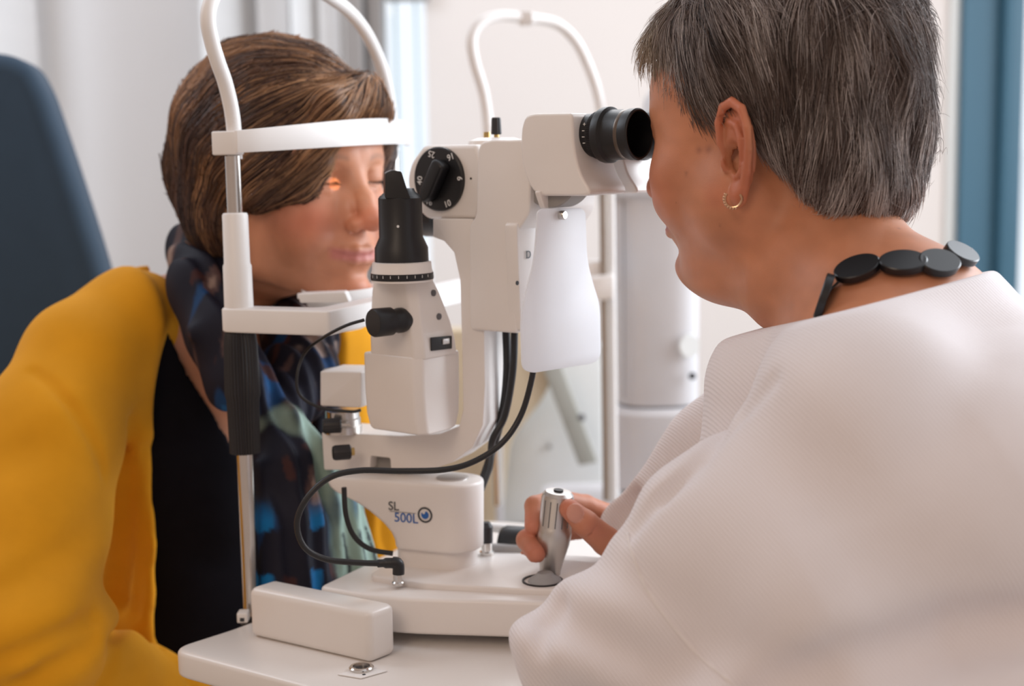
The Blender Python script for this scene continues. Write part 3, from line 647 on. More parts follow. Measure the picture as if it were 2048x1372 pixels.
def surface(f, lo, hi, h, coarse=4, slack=1.6):
    """zero level of f as vertices and quads (surface nets), refining only near the surface"""
    lo = np.array(lo, float); hi = np.array(hi, float)
    nc = np.ceil((hi - lo) / (h * coarse)).astype(int) + 1
    n = nc * coarse + 1
    gc = [lo[i] + (np.arange(nc[i]) + .5) * h * coarse for i in range(3)]
    G = np.stack(np.meshgrid(*gc, indexing='ij'), -1).reshape(-1, 3).astype(f32)
    vc = np.concatenate([f(G[i:i + 400000]) for i in range(0, len(G), 400000)]).reshape(nc)
    near = np.abs(vc) < h * coarse * slack
    far = np.where(vc < 0, -1., 1.).astype(f32)
    D = np.ones(n, f32)
    D[:-1, :-1, :-1] = far.repeat(coarse, 0).repeat(coarse, 1).repeat(coarse, 2)
    I = np.argwhere(near) * coarse
    off = np.stack(np.meshgrid(*[np.arange(coarse + 1)] * 3, indexing='ij'), -1).reshape(-1, 3)
    idx = (I[:, None, :] + off[None]).reshape(-1, 3)
    lin = np.unique((idx[:, 0] * n[1] + idx[:, 1]) * n[2] + idx[:, 2])
    ii = np.stack((lin // (n[1] * n[2]), (lin // n[2]) % n[1], lin % n[2]), 1)
    pts = (lo + ii * h).astype(f32); Df = D.reshape(-1)
    for s in range(0, len(lin), 400000): Df[lin[s:s + 400000]] = f(pts[s:s + 400000])
    D = Df.reshape(n); ins = D < 0
    c = ins[:-1, :-1, :-1].astype(np.int8)
    cnt = sum(ins[a:n[0] - 1 + a, b:n[1] - 1 + b, d:n[2] - 1 + d].astype(np.int8) for a in (0, 1) for b in (0, 1) for d in (0, 1))
    act = (cnt > 0) & (cnt < 8); cell = np.argwhere(act); vid = -np.ones(act.shape, np.int64); vid[act] = np.arange(len(cell))
    acc = np.zeros((len(cell), 3)); num = np.zeros(len(cell))
    cor = [(a, b, d) for a in (0, 1) for b in (0, 1) for d in (0, 1)]
    for i, p in enumerate(cor):
        for q in cor[i + 1:]:
            if sum(abs(x - y) for x, y in zip(p, q)) != 1: continue
            va = D[cell[:, 0] + p[0], cell[:, 1] + p[1], cell[:, 2] + p[2]]; vb = D[cell[:, 0] + q[0], cell[:, 1] + q[1], cell[:, 2] + q[2]]
            m = (va < 0) != (vb < 0); t = np.where(m, va / np.where(m, va - vb, 1), 0)
            pt = np.array(p)[None] + t[:, None] * (np.array(q) - np.array(p))[None]
            acc += np.where(m[:, None], pt, 0); num += m
    verts = lo + (cell + acc / num[:, None]) * h
    quads = []
    for ax in range(3):
        b_, c_ = (ax + 1) % 3, (ax + 2) % 3
        s0 = [slice(None)] * 3; s1 = [slice(None)] * 3; s0[ax] = slice(0, -1); s1[ax] = slice(1, None)
        for s in (s0, s1): s[b_] = slice(1, -1); s[c_] = slice(1, -1)
        x, y = ins[tuple(s0)], ins[tuple(s1)]; e = np.argwhere(x != y); fl = x[x != y]
        e[:, b_] += 1; e[:, c_] += 1
        def v(db, dc):
            k = e.copy(); k[:, b_] -= db; k[:, c_] -= dc; return vid[k[:, 0], k[:, 1], k[:, 2]]
        q = np.stack((v(1, 1), v(0, 1), v(0, 0), v(1, 0)), 1); q[~fl] = q[~fl][:, ::-1]; quads.append(q)
    Q = np.concatenate(quads); Q = Q[(Q >= 0).all(1)]
    verts = verts.astype(f32)
    for _ in range(2):   # settle the vertices on the true surface
        g = grad(f, verts, h * .3); d = np.clip(f(verts), -h * .6, h * .6); verts = verts - g * d[:, None]
    return verts, Q
def grad(f, p, e):
    g = np.stack([f(p + A_(v_) * e) - f(p - A_(v_) * e) for v_ in ((1, 0, 0), (0, 1, 0), (0, 0, 1))], 1)
    return g / (np.linalg.norm(g, axis=1, keepdims=True) + 1e-9)
def mesh_from(name, verts, quads):
    me = bpy.data.meshes.new(name); me.vertices.add(len(verts)); me.vertices.foreach_set('co', verts.astype(f32).ravel())
    me.loops.add(len(quads) * 4); me.polygons.add(len(quads))
    me.loops.foreach_set('vertex_index', quads.astype(np.int32).ravel())
    me.polygons.foreach_set('loop_start', np.arange(0, len(quads) * 4, 4, dtype=np.int32))
    me.polygons.foreach_set('loop_total', np.full(len(quads), 4, np.int32)); me.update(calc_edges=True); return me
def paint(me, cols):
    a = me.color_attributes.new('Col', 'FLOAT_COLOR', 'POINT')
    a.data.foreach_set('color', np.concatenate([cols, np.ones((len(cols), 1))], 1).astype(f32).ravel())
def vnoise(p, s, seed=0):
    """cheap smooth noise in [-1, 1] from summed sines"""
    r = np.random.default_rng(seed); o = np.zeros(len(p))
    for k in range(6):
        d = r.normal(size=3); d /= np.linalg.norm(d); o += np.sin(p @ d * s * r.uniform(.7, 1.5) * 6.28 + r.uniform(0, 6.28))
    return o / 3.2
def sst(e0, e1, x):
    t = np.clip((x - e0) / (e1 - e0), 0, 1); return t * t * (3 - 2 * t)

def attr_mat(name, rough=.5, sss=.0, bump=.0, bscale=900, sheen=0., spec=.5, noise=.06, nscale=60, ssr=(1, .35, .2), rib=None):
    m = bpy.data.materials.new(name); m.use_nodes = True; n = m.node_tree; b = n.nodes['Principled BSDF']
    at = n.nodes.new('ShaderNodeAttribute'); at.attribute_name = 'Col'
    tcn = n.nodes.new('ShaderNodeTexCoord'); nn = n.nodes.new('ShaderNodeTexNoise'); nn.inputs['Scale'].default_value = nscale; nn.inputs['Detail'].default_value = 5
    mrn = n.nodes.new('ShaderNodeMapRange'); mrn.inputs[3].default_value = 1 - noise; mrn.inputs[4].default_value = 1 + noise; mrn.inputs[1].default_value = .3; mrn.inputs[2].default_value = .7
    vm = n.nodes.new('ShaderNodeVectorMath'); vm.operation = 'SCALE'
    n.links.new(tcn.outputs['Object'], nn.inputs['Vector']); n.links.new(nn.outputs['Fac'], mrn.inputs[0]); n.links.new(mrn.outputs[0], vm.inputs['Scale'])
    n.links.new(at.outputs['Color'], vm.inputs[0]); n.links.new(vm.outputs[0], b.inputs['Base Color'])
    b.inputs['Roughness'].default_value = rough; b.inputs['Sheen Weight'].default_value = sheen; b.inputs['Specular IOR Level'].default_value = spec
    b.inputs['Sheen Roughness'].default_value = .6
    if sss: b.inputs['Subsurface Weight'].default_value = sss; b.inputs['Subsurface Radius'].default_value = ssr; b.inputs['Subsurface Scale'].default_value = .006
    last = None
    if bump:
        bn = n.nodes.new('ShaderNodeTexNoise'); bn.inputs['Scale'].default_value = bscale; bn.inputs['Detail'].default_value = 3
        bb = n.nodes.new('ShaderNodeBump'); bb.inputs['Strength'].default_value = bump; bb.inputs['Distance'].default_value = .0006
        n.links.new(tcn.outputs['Object'], bn.inputs['Vector']); n.links.new(bn.outputs['Fac'], bb.inputs['Height']); last = bb
    if rib:
        per, dv, st = rib
        mp = n.nodes.new('ShaderNodeVectorMath'); mp.operation = 'DOT_PRODUCT'; mp.inputs[1].default_value = tuple(x * 6.2832 / per for x in dv)
        wv = n.nodes.new('ShaderNodeMath'); wv.operation = 'SINE'
        b2 = n.nodes.new('ShaderNodeBump'); b2.inputs['Strength'].default_value = st; b2.inputs['Distance'].default_value = .0006
        n.links.new(tcn.outputs['Object'], mp.inputs[0]); n.links.new(mp.outputs['Value'], wv.inputs[0]); n.links.new(wv.outputs[0], b2.inputs['Height'])
        if last: n.links.new(last.outputs[0], b2.inputs['Normal'])
        last = b2
    if last: n.links.new(last.outputs[0], b.inputs['Normal'])
    return m
SKIN = attr_mat('skin', .46, sss=.12, bump=.25, bscale=1500, noise=.07, nscale=45, spec=.42)
WOOL_Y = attr_mat('yellow_knit', .85, bump=.5, bscale=2200, sheen=.06, noise=.05, nscale=25, spec=.08)
KNIT_W = attr_mat('white_rib_knit', .85, bump=.3, bscale=2500, sheen=.15, noise=.02, nscale=20, spec=.15, rib=(.0023, (.80, .15, .58), .32))
JERSEY = attr_mat('black_jersey', .8, bump=.3, bscale=2500, sheen=.0, noise=.1, spec=.08)
SILK = attr_mat('printed_scarf', .6, bump=.2, bscale=1500, sheen=.0, noise=.08, spec=.15)

# ---------------------------------------------------------------- heads (millimetres; x to her right, y forward, z up; origin between the ears)
def ear_sdf(q, flare=.22):
    """q: a forward, b up, o outward, all mm from the ear's centre"""
    q = q.copy(); q[:, 2] = q[:, 2] + q[:, 0] * flare
    hel = [(7, -3, 1), (10, 8, 3), (9, 20, 4), (3, 29, 5), (-6, 31, 6), (-14, 25, 6.5), (-17, 13, 6.5), (-16, 0, 6), (-12, -13, 5), (-7, -23, 3.5), (-1, -27, 3)]
    d = s_line(q, hel, [2.2, 2.6, 2.8, 3.0, 3.1, 3.2, 3.2, 3.2, 3.4, 3.6, 3.6], .8)
    d = smin(d, s_ell(q, (-1, -26, 2.2), (7.5, 9, 3.6)), 3)
    ant = [(2, 20, 2), (-6, 16, 3.5), (-9.5, 7, 4.5), (-9.5, -3, 4.5), (-5, -13, 3.6), (0, -16, 3)]
    d = smin(d, s_line(q, ant, [1.8, 2.4, 2.8, 2.8, 2.6, 2.2], .8), 1.6)
    d = smin(d, s_ell(q, (-4, 3, 0), (14, 28, 3.4)), 1.6)
    d = smin(d, s_ell(q, (8, -6, 1.5), (3.6, 6, 4)), 2.5)
    d = smax(d, -s_ell(q, (0, -3, 4.8), (7.5, 11, 7)), 1.4)
    d = smax(d, -s_line(q, [(4, 22, 6), (-5, 24, 7.5), (-12, 17, 8.5), (-12.6, 5, 8.5), (-10.5, -6, 7.5)], 2.3, .5), .9)
    return d
def head_sdf(Pn, full=.0, ears=True, smile=1., chin2=0., ear=(-4, 0, 1.)):
    x, y, z = Pn[:, 0], Pn[:, 1], Pn[:, 2]
    S = Pn.copy(); S[:, 0] = np.abs(x)                     # mirror symmetric
    d = s_ell(S, (0, -8, 46), (74, 95, 80))
    d = smin(d, s_ell(S, (0, 38, 44), (64, 57, 58)), 14)
    d = smin(d, s_ell(S, (0, 42, -8), (60 + full, 50, 66)), 16)
    d = smin(d, s_ell(S, (0, 34, -46), (50 + full, 50, 38)), 16)
    d = smin(d, s_ell(S, (50 + full * .6, 8, -36), (14 + full * .8, 30, 34)), 18)
    d = smin(d, s_cap(S, (46, 22, -58), (12, 78, -82), 13, 12), 14)
    d = smin(d, s_ell(S, (0, 85, -78), (17, 14, 13)), 10)
    d = smin(d, s_ell(S, (36, 62, -14), (24 + full * .4, 22, 24)), 14)      # cheek
    d = smin(d, s_ell(S, (34, 60, -30), (18 + full * .5, 20, 24)), 12)
    d = smin(d, s_cap(S, (10, 84, 40), (40, 72, 36), 9, 7), 9)            # brow
    d = smin(d, s_ell(S, (0, 76, -46), (29, 24, 24)), 9)                   # muzzle
    d = smax(d, -s_ell(S, (30, 95, 21), (17, 16, 12)), 8)                  # eye sockets
    d = smin(d, s_ell(S, (31, 73, 22), (15.5, 13.0, 12.0)), 3)              # lid ball
    d = smin(d, s_cap(S, (22, 84.5, 30), (40, 80.5, 28), 2.6, 2.4), 4)     # upper lid fold
    d = smax(d, -s_line(S, [(17, 88, 17.5), (26, 90, 15.8), (36, 88, 16.2), (45, 80, 18.5)], [.8, 1.3, 1.3, .8], .4), 1.0)
    d = smin(d, s_line(S, [(18, 84.4, 14), (28, 84.5, 10.5), (40, 79.5, 12)], [2., 2.5, 2.], 1), 4)
    # nose
    d = smin(d, s_line(S, [(0, 85, 34), (0, 92, 18), (0, 102, 2), (0, 108, -12)], [6.8, 7.2, 8.8, 9.8], 4), 10)
    d = smin(d, s_ell(S, (13, 90, -6), (7, 8, 12)), 6)
    d = smin(d, s_ell(S, (0, 111, -16), (10.4, 10.6, 9.4)), 5)
    d = smin(d, s_ell(S, (11, 100, -19), (7.2, 9.5, 7.2)), 4)
    d = smax(d, -s_ell(S, (6.6, 106, -27.5), (3.6, 5.5, 4.6)), 2)
    d = smax(d, -s_line(S, [(19, 98, -15), (20.5, 93, -21), (17, 92, -27)], [.4, .9, .5], .5), 3.5)
    d = smax(d, -s_cap(S, (0, 105.5, -30), (0, 101.5, -38), 2.2, 2.8), 2.5)    # philtrum
    # lips
    lift = 4. * smile
    up = [(0, 99.5, -43.5), (8, 98.5, -42.5), (18, 93, -44 + lift * .4), (27, 84.5, -46.5 + lift)]
    lw = [(0, 98.5, -51.5), (9, 96.5, -51.2), (18, 91.5, -50 + lift * .4), (26, 84.5, -48 + lift)]
    d = smin(d, s_line(S, up, [4.2, 4.4, 3.2, 1.6], 2), 2.2)
    d = smin(d, s_line(S, lw, [5.2, 5.2, 4.0, 1.6], 2), 2.4)
    d = smax(d, -s_line(S, [(0, 104.3, -47.6), (9, 102.6, -46.9), (18, 97, -47.2 + lift * .4), (27.5, 88, -47.6 + lift), (31, 84, -46.5 + lift * 1.3)], [1., 1.1, 1.3, 1.6, .9], .4), 1.6)
    d = smax(d, -s_ell(S, (0, 101, -63), (17, 7, 5)), 5)
    d = smax(d, -s_line(S, [(18, 101, -22), (28, 95, -32), (35, 86, -44), (36, 80, -54)], [.8, 2.3, 2.3, 1.0], 1), 5)  # smile fold
    d = smin(d, s_ell(S, (37, 70, -30), (16, 15, 14)), 8)
    if chin2: d = smin(d, s_ell(S, (0, 44, -92), (38, 36, 20)), 16)
    if ears:
        q = np.stack(((S[:, 1] - ear[0]) / ear[2], (S[:, 2] - ear[1]) / ear[2], (S[:, 0] - 72 - full * .3) / ear[2]), 1)
        m = np.abs(q).max(1) < 50
        e = np.full(len(q), 20., f32); 
        if m.any(): e[m] = ear_sdf(q[m])
        d = smin(d, e, 2.5)
        if m.any(): d[m] = smax(d[m], -s_ell(q[m], (0, -5, 4), (6.5, 9, 9)), 2.0)
    return d
def head_frame(O, yaw_dir, pitch=0., tilt=0.):
    """rows: local axes (x right, y forward, z up) in world"""
    f = Vector(yaw_dir).normalized(); r = f.cross(UP).normalized()
    Rp = Matrix.Rotation(math.radians(pitch), 3, r) ; f2 = Rp @ f; u2 = Rp @ UP
    Rt = Matrix.Rotation(math.radians(tilt), 3, f2); r2 = Rt @ r; u3 = Rt @ u2
    return np.array(O, float), np.array([r2, f2, u3], float)
def to_loc(Pw, HF): return ((Pw - HF[0].astype(f32)) @ HF[1].T.astype(f32)) * f32(1000)
def to_wor(Pl, HF): return (np.asarray(Pl) / 1000) @ HF[1] + HF[0]
def base_skin(Pl, base, red, seed=1):
    c = np.tile(np.array(base), (len(Pl), 1)).astype(float); x = np.abs(Pl[:, 0]); y, z = Pl[:, 1], Pl[:, 2]
    R = np.array(red)
    def mixc(w, col): nonlocal c; c = c * (1 - w[:, None]) + np.array(col) * w[:, None]
    mixc(.7 * np.exp(-(((x - 42) / 24) ** 2 + ((y - 68) / 30) ** 2 + ((z + 16) / 20) ** 2)), R)
    mixc(.65 * np.exp(-((x / 16) ** 2 + ((y - 112) / 16) ** 2 + ((z + 16) / 13) ** 2)), R)
    mixc(.35 * np.exp(-((x / 20) ** 2 + ((y - 92) / 20) ** 2 + ((z + 82) / 14) ** 2)), R)
    mixc(.5 * sst(72, 80, x) * sst(46, 34, np.abs(z)) * sst(30, 20, np.abs(y + 4)), R)
    lip = np.exp(-(((z + 47.5 - np.clip(x - 12, 0, 20) * .22) / 5.6) ** 4)) * sst(31, 25, x) * (y > 78)
    mixc(.75 * lip, (.50, .16, .16))
    eb = np.exp(-(((z - 41 + (x - 28) ** 2 * .012) / 2.6) ** 2)) * sst(10, 16, x) * sst(50, 42, x) * (y > 60)
    mixc(.5 * eb, (.16, .09, .06))
    n = vnoise(Pl, .02, seed) * .05 + vnoise(Pl, .06, seed + 1) * .03
    c *= (1 + n)[:, None]; return np.clip(c, 0, 1)

# ---------------------------------------------------------------- hair strands that follow a surface
def hair_mat(name, rough=.38):
    m = bpy.data.materials.new(name); m.use_nodes = True; n = m.node_tree; b = n.nodes['Principled BSDF']
    at = n.nodes.new('ShaderNodeAttribute'); at.attribute_name = 'Col'
    hi = n.nodes.new('ShaderNodeHairInfo'); mrn = n.nodes.new('ShaderNodeMapRange'); mrn.inputs[3].default_value = .75; mrn.inputs[4].default_value = 1.25
    vm = n.nodes.new('ShaderNodeVectorMath'); vm.operation = 'SCALE'
    n.links.new(hi.outputs['Random'], mrn.inputs[0]); n.links.new(mrn.outputs[0], vm.inputs['Scale']); n.links.new(at.outputs['Color'], vm.inputs[0])
    n.links.new(vm.outputs[0], b.inputs['Base Color']); b.inputs['Roughness'].default_value = rough; b.inputs['Specular IOR Level'].default_value = .5
    return m
def strands(name, pts, cols, rad, m, parent):
    """pts: (n, k, 3) world"""
    n, k = pts.shape[:2]; cu = bpy.data.hair_curves.new(name); cu.add_curves([k] * n)
    org = np.array(wloc(parent)); 
    cu.attributes['position'].data.foreach_set('vector', (pts - org).astype(f32).ravel())
    ra = cu.attributes.get('radius') or cu.attributes.new('radius', 'FLOAT', 'POINT')
    t = np.linspace(0, 1, k); prof = np.clip(1.05 - t ** 3 * .8, .15, 1)
    ra.data.foreach_set('value', (np.tile(prof, n) * np.repeat(rad, k)).astype(f32))
    ca = cu.attributes.new('Col', 'FLOAT_COLOR', 'CURVE'); ca.data.foreach_set('color', np.concatenate([cols, np.ones((n, 1))], 1).astype(f32).ravel())
    cu.materials.append(m); o = bpy.data.objects.new(name, cu); COL.objects.link(o); o.parent = parent; WORLD[o.name] = Vector(org); return o
def grow(f, roots, dirf, lengths, k, depth, jitter=.25, seed=3, settle=.5, curl=None):
    """roots on the surface of f (local mm); strands keep to the level f = depth"""
    r = np.random.default_rng(seed); n = len(roots); p = roots.copy(); out = [p.copy()]
    hstep = (lengths / (k - 1))[:, None]; jit = r.normal(size=(n, 3)) * jitter; prevd = None
    for s in range(1, k):
        g = grad(f, p.astype(f32), 1.0); d = dirf(p, s / (k - 1)) + jit
        d = d - g * (d * g).sum(1)[:, None]; d /= np.linalg.norm(d, axis=1, keepdims=True) + 1e-9
        if prevd is not None: d = d * .6 + prevd * .4; d /= np.linalg.norm(d, axis=1, keepdims=True) + 1e-9
        prevd = d; p = p + d * hstep
        lev = f(p.astype(f32)); want = depth(s / (k - 1)) if callable(depth) else depth
        p = p + g * ((want - lev) * settle)[:, None]; out.append(p.copy())
    return np.stack(out, 1)
# ================================================================ people
def W3(px, py, Y): return tuple(P(px, py, Y))
def hit(f, HF, px, py, start=.7, end=2.2):
    """where the sight line through a pixel meets a local field (mm)"""
    d = ray(px, py); d = np.array(d / d.length); c = np.array(CAM); t = start
    for _ in range(160):
        q = to_loc((c + d * t)[None].astype(f32), HF); v = float(f(q)[0])
        if v < .3: return q[0].astype(float)
        t += max(v, .4) / 1000
        if t > end: return None
    return None
def guide_field(f, HF, guides, fallback, sig=32.):
    pos, dr = [], []
    for (a, b) in guides:
        pa, pb = hit(f, HF, *a), hit(f, HF, *b)
        if pa is None or pb is None: print('guide missed', a, b); continue
        d = pb - pa; pos.append((pa + pb) / 2); dr.append(d / np.linalg.norm(d))
    pos, dr = np.array(pos), np.array(dr); fb = np.array(fallback)
    def fn(p, t):
        w_ = np.exp(-((p[:, None, :] - pos[None]) ** 2).sum(2) / (2 * sig * sig)) + 1e-12
        return (w_ @ dr) + fb[None] * .04
    return fn
def clumped(p, n, amt, seed):
    r = np.random.default_rng(seed); c = p[r.choice(len(p), n, replace=len(p) < n)]; v = r.normal(size=(n, 3)) * amt; s = r.random(n)
    out = np.zeros(len(p), int)
    for i in range(0, len(p), 4000):
        out[i:i + 4000] = ((p[i:i + 4000, None, :] - c[None]) ** 2).sum(2).argmin(1)
    return v[out], s[out]
def person(name, loc, label):
    return thing(name, loc, label, 'person')
def sdf_obj(name, f, lo, hi, h, m, parent, colf, HF=None):
    v, q = surface(f, lo, hi, h)
    wv = to_wor(v, HF) if HF is not None else v
    me = mesh_from(name, wv, q); paint(me, colf(v)); return link_mesh(name, me, m, parent)

# ---------------------------------------------------------------- the patient (left)
fb_ = math.radians(40); FP = Vector((math.cos(fb_), -math.sin(fb_), 0))
HP_ = head_frame((-0.2065, 1.336, 1.1095), FP, pitch=-2)
TP = head_frame((-0.290, 1.412, 1.010), FP)
pat = person('person', (-0.30, 1.40, .5), 'patient in a mustard yellow cardigan and dark printed scarf, face in the white head rest')
def torso_p(T, o=0.):
    S = T.copy(); S[:, 0] = np.abs(S[:, 0])
    d = s_ell(S, (0, -8, -150), (138 + o, 88 + o, 170 + o))
    d = smin(d, s_ell(S, (0, -45, -360), (140 + o, 108 + o, 230 + o)), 40)
    d = smin(d, s_line(S, [(0, -5, -20), (80, -5, -22), (150, -8, -66)], [50 + o, 47 + o, 46 + o], 20), 30)
    d = smin(d, s_ell(S, (44, 40, -185), (38 + o, 38 + o, 55 + o)), 26)
    return d
nk_a = tuple(to_loc(to_wor(np.array([[0, -22, -40]]), HP_).astype(f32), TP)[0]); 
def skin_p(W):
    Hh = to_loc(W, HP_); T = to_loc(W, TP)
    dh = head_sdf(Hh, full=3., smile=1., ear=(-6, -4, .8))
    dn = s_line(T, [nk_a, (0, 42, 45), (0, 10, -20)], [56, 52, 56], 10)
    return smin(smin(dh, dn, 12), torso_p(T, -4.), 26) / f32(1000)
def col_skin_p(v):
    L = to_loc(v.astype(f32), HP_); return base_skin(L, (.53, .238, .138), (.53, .125, .072), 3)
bodyo = sdf_obj('body', skin_p, (-.50, 1.12, .76), (.0, 1.56, 1.27), .0022, SKIN, pat, col_skin_p)
# eyes
EYE = mat('eye_white', (.75, .70, .68), .15, noise=.03); IRIS = mat('iris', (.05, .05, .05), .1, noise=.2)
for s in (-1, 1):
    c = Vector(to_wor((s * 31, 73.2, 21), HP_)); e = obj('eye', lathe([(.0001, -.0122)] + [(.0122 * math.cos(a), .0122 * math.sin(a)) for a in np.linspace(-1.4, 1.4, 14)] + [(.0001, .0122)], c, UP, 24), EYE, pat)
    # lashes: short curved dark hairs along the lid
    bml = bmesh.new()
    for j in range(11):
        xx = 19 + 2.3 * j; yy = 87.6 - (j - 4) ** 2 * .10 - max(0, j - 6) * .9; zz = 17.6 - abs(j - 5) * -.12
        a = to_wor((s * xx, yy - 1, zz), HP_); b = to_wor((s * (xx + .2 * (j - 4)), yy + 3.2, zz - 2.2), HP_); c_ = to_wor((s * (xx + .4 * (j - 4)), yy + 5.4, zz - 1.8), HP_)
        tube([a, b, c_], lambda t: .00042 * (1.1 - t), 5, bml, 2)
    obj('eyelashes', bml, mat('lash', (.02, .012, .01), .5, noise=.1), pat)
def hair_p(L):
    x, y, z = L[:, 0], L[:, 1], L[:, 2]; S = L.copy(); S[:, 0] = np.abs(x)
    d = s_ell(S, (0, -18, 52), (92, 106, 98))
    d = smin(d, s_ell(S, (64, 8, 40), (28, 58, 44)), 18)
    d = smin(d, s_ell(S, (0, -70, 22), (76, 44, 66)), 20)
    d = smin(d, s_ell(S, (56, -30, -8), (34, 44, 46)), 18)
    d = smin(d, s_ell(S, (20, -66, -34), (44, 26, 28)), 14)
    d = smin(d, s_line(L, [(-40, 76, 84), (-62, 50, 50), (-70, 20, 20)], [15, 14, 14], 8), 12)
    # the face and the neck stay free
    d = smax(d, -s_ell(L, (-6, 98, 8), (32, 48, 66)), 6)
    d = smax(d, -s_ell(S, (0, 70, -50), (90, 62, 62)), 10)
    d = smin(d, s_line(L, [(-30, 70, 98), (20, 80, 84), (27, 80, 60), (36, 79, 36), (46, 73, 17), (68, 42, 6)], [20, 18, 16, 14, 13.5, 15], 8), 8)
    d = d + (np.sin(z * .09 + y * .05) * .8 + vnoise(L, .018, 5) * 1.6).astype(f32)
    return d
gp = [((650, 130), (560, 96)), ((560, 96), (450, 120)), ((450, 130), (385, 200)), ((380, 200), (350, 290)), ((350, 290), (350, 380)), ((360, 380), (400, 450)), ((400, 440), (430, 490)),
      ((600, 170), (470, 230)), ((470, 230), (390, 330)), ((620, 220), (500, 310)), ((500, 310), (420, 400)), ((690, 180), (600, 260)), ((735, 190), (690, 260)), ((765, 210), (750, 260)),
      ((720, 300), (660, 350)), ((660, 340), (590, 380)), ((600, 330), (520, 385)), ((530, 370), (460, 395)), ((450, 390), (420, 440))]
hfld = guide_field(hair_p, HP_, gp, (0, -.5, -1))
HB = attr_mat('hair_brown_mass', .55, bump=.6, bscale=120, noise=.35, nscale=90, spec=.3)
lv, lq = surface(lambda L: hair_p(L) + f32(3.0), (-125, -135, -80), (125, 125, 170), 3.2)
me = mesh_from('hair', to_wor(lv, HP_), lq); paint(me, np.tile((.055, .028, .018), (len(lv), 1))); hp = link_mesh('hair', me, HB, pat)
def patient_strands(n=15000):
    r = np.random.default_rng(11); v = lv.astype(float)
    g = grad(hair_p, v.astype(f32), 1.); v = v + g * 3.0
    keep = np.ones(len(v), bool); roots = v[keep][r.integers(0, keep.sum(), n)] + r.normal(size=(n, 3)) * 1.5
    cj, cs = clumped(roots, 260, .14, 4); dep = r.uniform(-3, 1.2, n)
    cl = {'i': 0}
    def dirf(p, t): return hfld(p, t) + cj
    pts = grow(hair_p, roots, dirf, r.uniform(45, 95, n), 12, dep, jitter=.05, seed=5)
    base = np.array((.10, .048, .028)); hi = np.array((.44, .235, .115)); dk = np.array((.030, .013, .011)); rd = np.array((.16, .065, .035))
    q = vnoise(roots @ np.diag((1, .6, 1)), .035, 9) * .5 + cs * 1.9 - .80 + r.normal(size=n) * .13 + (roots[:, 2] - 60) / 220
    w1 = sst(.35, 1.1, q)[:, None]; w2 = sst(.05, -.6, q)[:, None]
    c = base * (1 - w1) + hi * w1; c = c * (1 - w2) + dk * w2; m3 = (r.random(n) < .25)[:, None]; c = np.where(m3, c * .6 + rd * .4, c)
    strands('hair_strands', to_wor(pts, HP_), c, r.uniform(.00022, .00040, n), hair_mat('hair_brown', .32), hp)
patient_strands()
# clothes
def jersey_p(T):
    d = torso_p(T, 3.); ax = np.abs(T[:, 0])
    cut = (T[:, 2] - (-268 + ax * 2.5)) * .38
    return smax(d, cut, 3)
def wrapP(fn): return lambda W: fn(to_loc(W, TP)) / f32(1000)
def col_flat(c, n=.03, seed=1): return lambda v: np.clip(np.tile(np.array(c), (len(v), 1)) * (1 + vnoise(v, 12, seed) * n)[:, None], 0, 1)
def fold_j(T): return jersey_p(T) + (np.sin((T[:, 0] * .5 + T[:, 2] * .9) * .055) * 2.2 + vnoise(T, .006, 8) * 3).astype(f32) * (T[:, 2] < -120)
sdf_obj('black_top', wrapP(fold_j), (-.56, 1.1, .66), (.05, 1.66, 1.07), .004, JERSEY, pat, col_flat((.0055, .005, .008)))
# cardigan
sh_ = to_loc(np.array([W3(170, 735, 1.29), W3(100, 880, 1.24), W3(60, 1050, 1.2), W3(55, 1270, 1.14), W3(230, 1400, 1.22), W3(430, 1450, 1.27)], f32), TP)
shf = sh_.copy(); shf[:, 0] *= -1; far_arm = [(-150, -8, -62), (-175, 10, -200), (-185, 20, -330), (-140, 130, -400), (-60, 200, -410)]
def cardigan(T):
    ax = np.abs(T[:, 0]); x, y, z = T.T
    body = torso_p(T, 13.) 
    drape = s_line(T, [(106, 8, -12), (124, 26, -120), (124, 24, -220), (116, 0, -400), (110, -10, -520)], [18, 16, 12, 16, 18], 12)
    edge = 116. - sst(-320, -480, z) * 10 - sst(-60, -10, z) * 12
    cut = np.maximum((edge - ax), (-30 - y) * 1.0) * -1      # open front between the edges
    opening = np.minimum(edge - ax, y + 30)
    d = smax(smin(body, drape, 10), opening, 9)
    d = smax(d, s_cap(T, (0, 40, 60), (0, 8, 10), 74) * -1, 5)
    d = smin(d, s_cap(T, (100, -8, -22), (150, -8, -50), 56, 58), 14)
    arm = s_line(T, [tuple(p) for p in sh_], [58, 60, 62, 60, 50, 42], 26)
    arm2 = s_line(T, far_arm, [58, 60, 60, 50, 42], 26)
    d = smin(d, smin(arm, arm2, 1), 16)
    r_ = s_line(T, [tuple(sh_[0] + A_((-40, 10, -40))), tuple(sh_[1] + A_((-58, 14, -30))), tuple(sh_[2] + A_((-66, 10, -40)))], 9, 4)   # armhole crease
    d = smax(d, -(r_) - 3, 12)
    w_ = np.sin(x * .17 + y * .05 + vnoise(T, .004, 2) * 1.4) * 3.6 * sst(-60, -180, z) * (ax < 150)
    elb = A_(sh_[3]); de = np.sqrt(((T - elb) ** 2).sum(1))
    w2 = np.sin((z + x * .5) * .10 + vnoise(T, .008, 6)) * 3.4 * np.exp(-(de / 130) ** 2)
    return d + (w_ + w2 + vnoise(T, .010, 3) * 1.6).astype(f32)
def col_y(v): return np.clip(np.tile((.71, .315, .013), (len(v), 1)) * (1 + vnoise(v, 9, 2) * .03)[:, None], 0, 1)
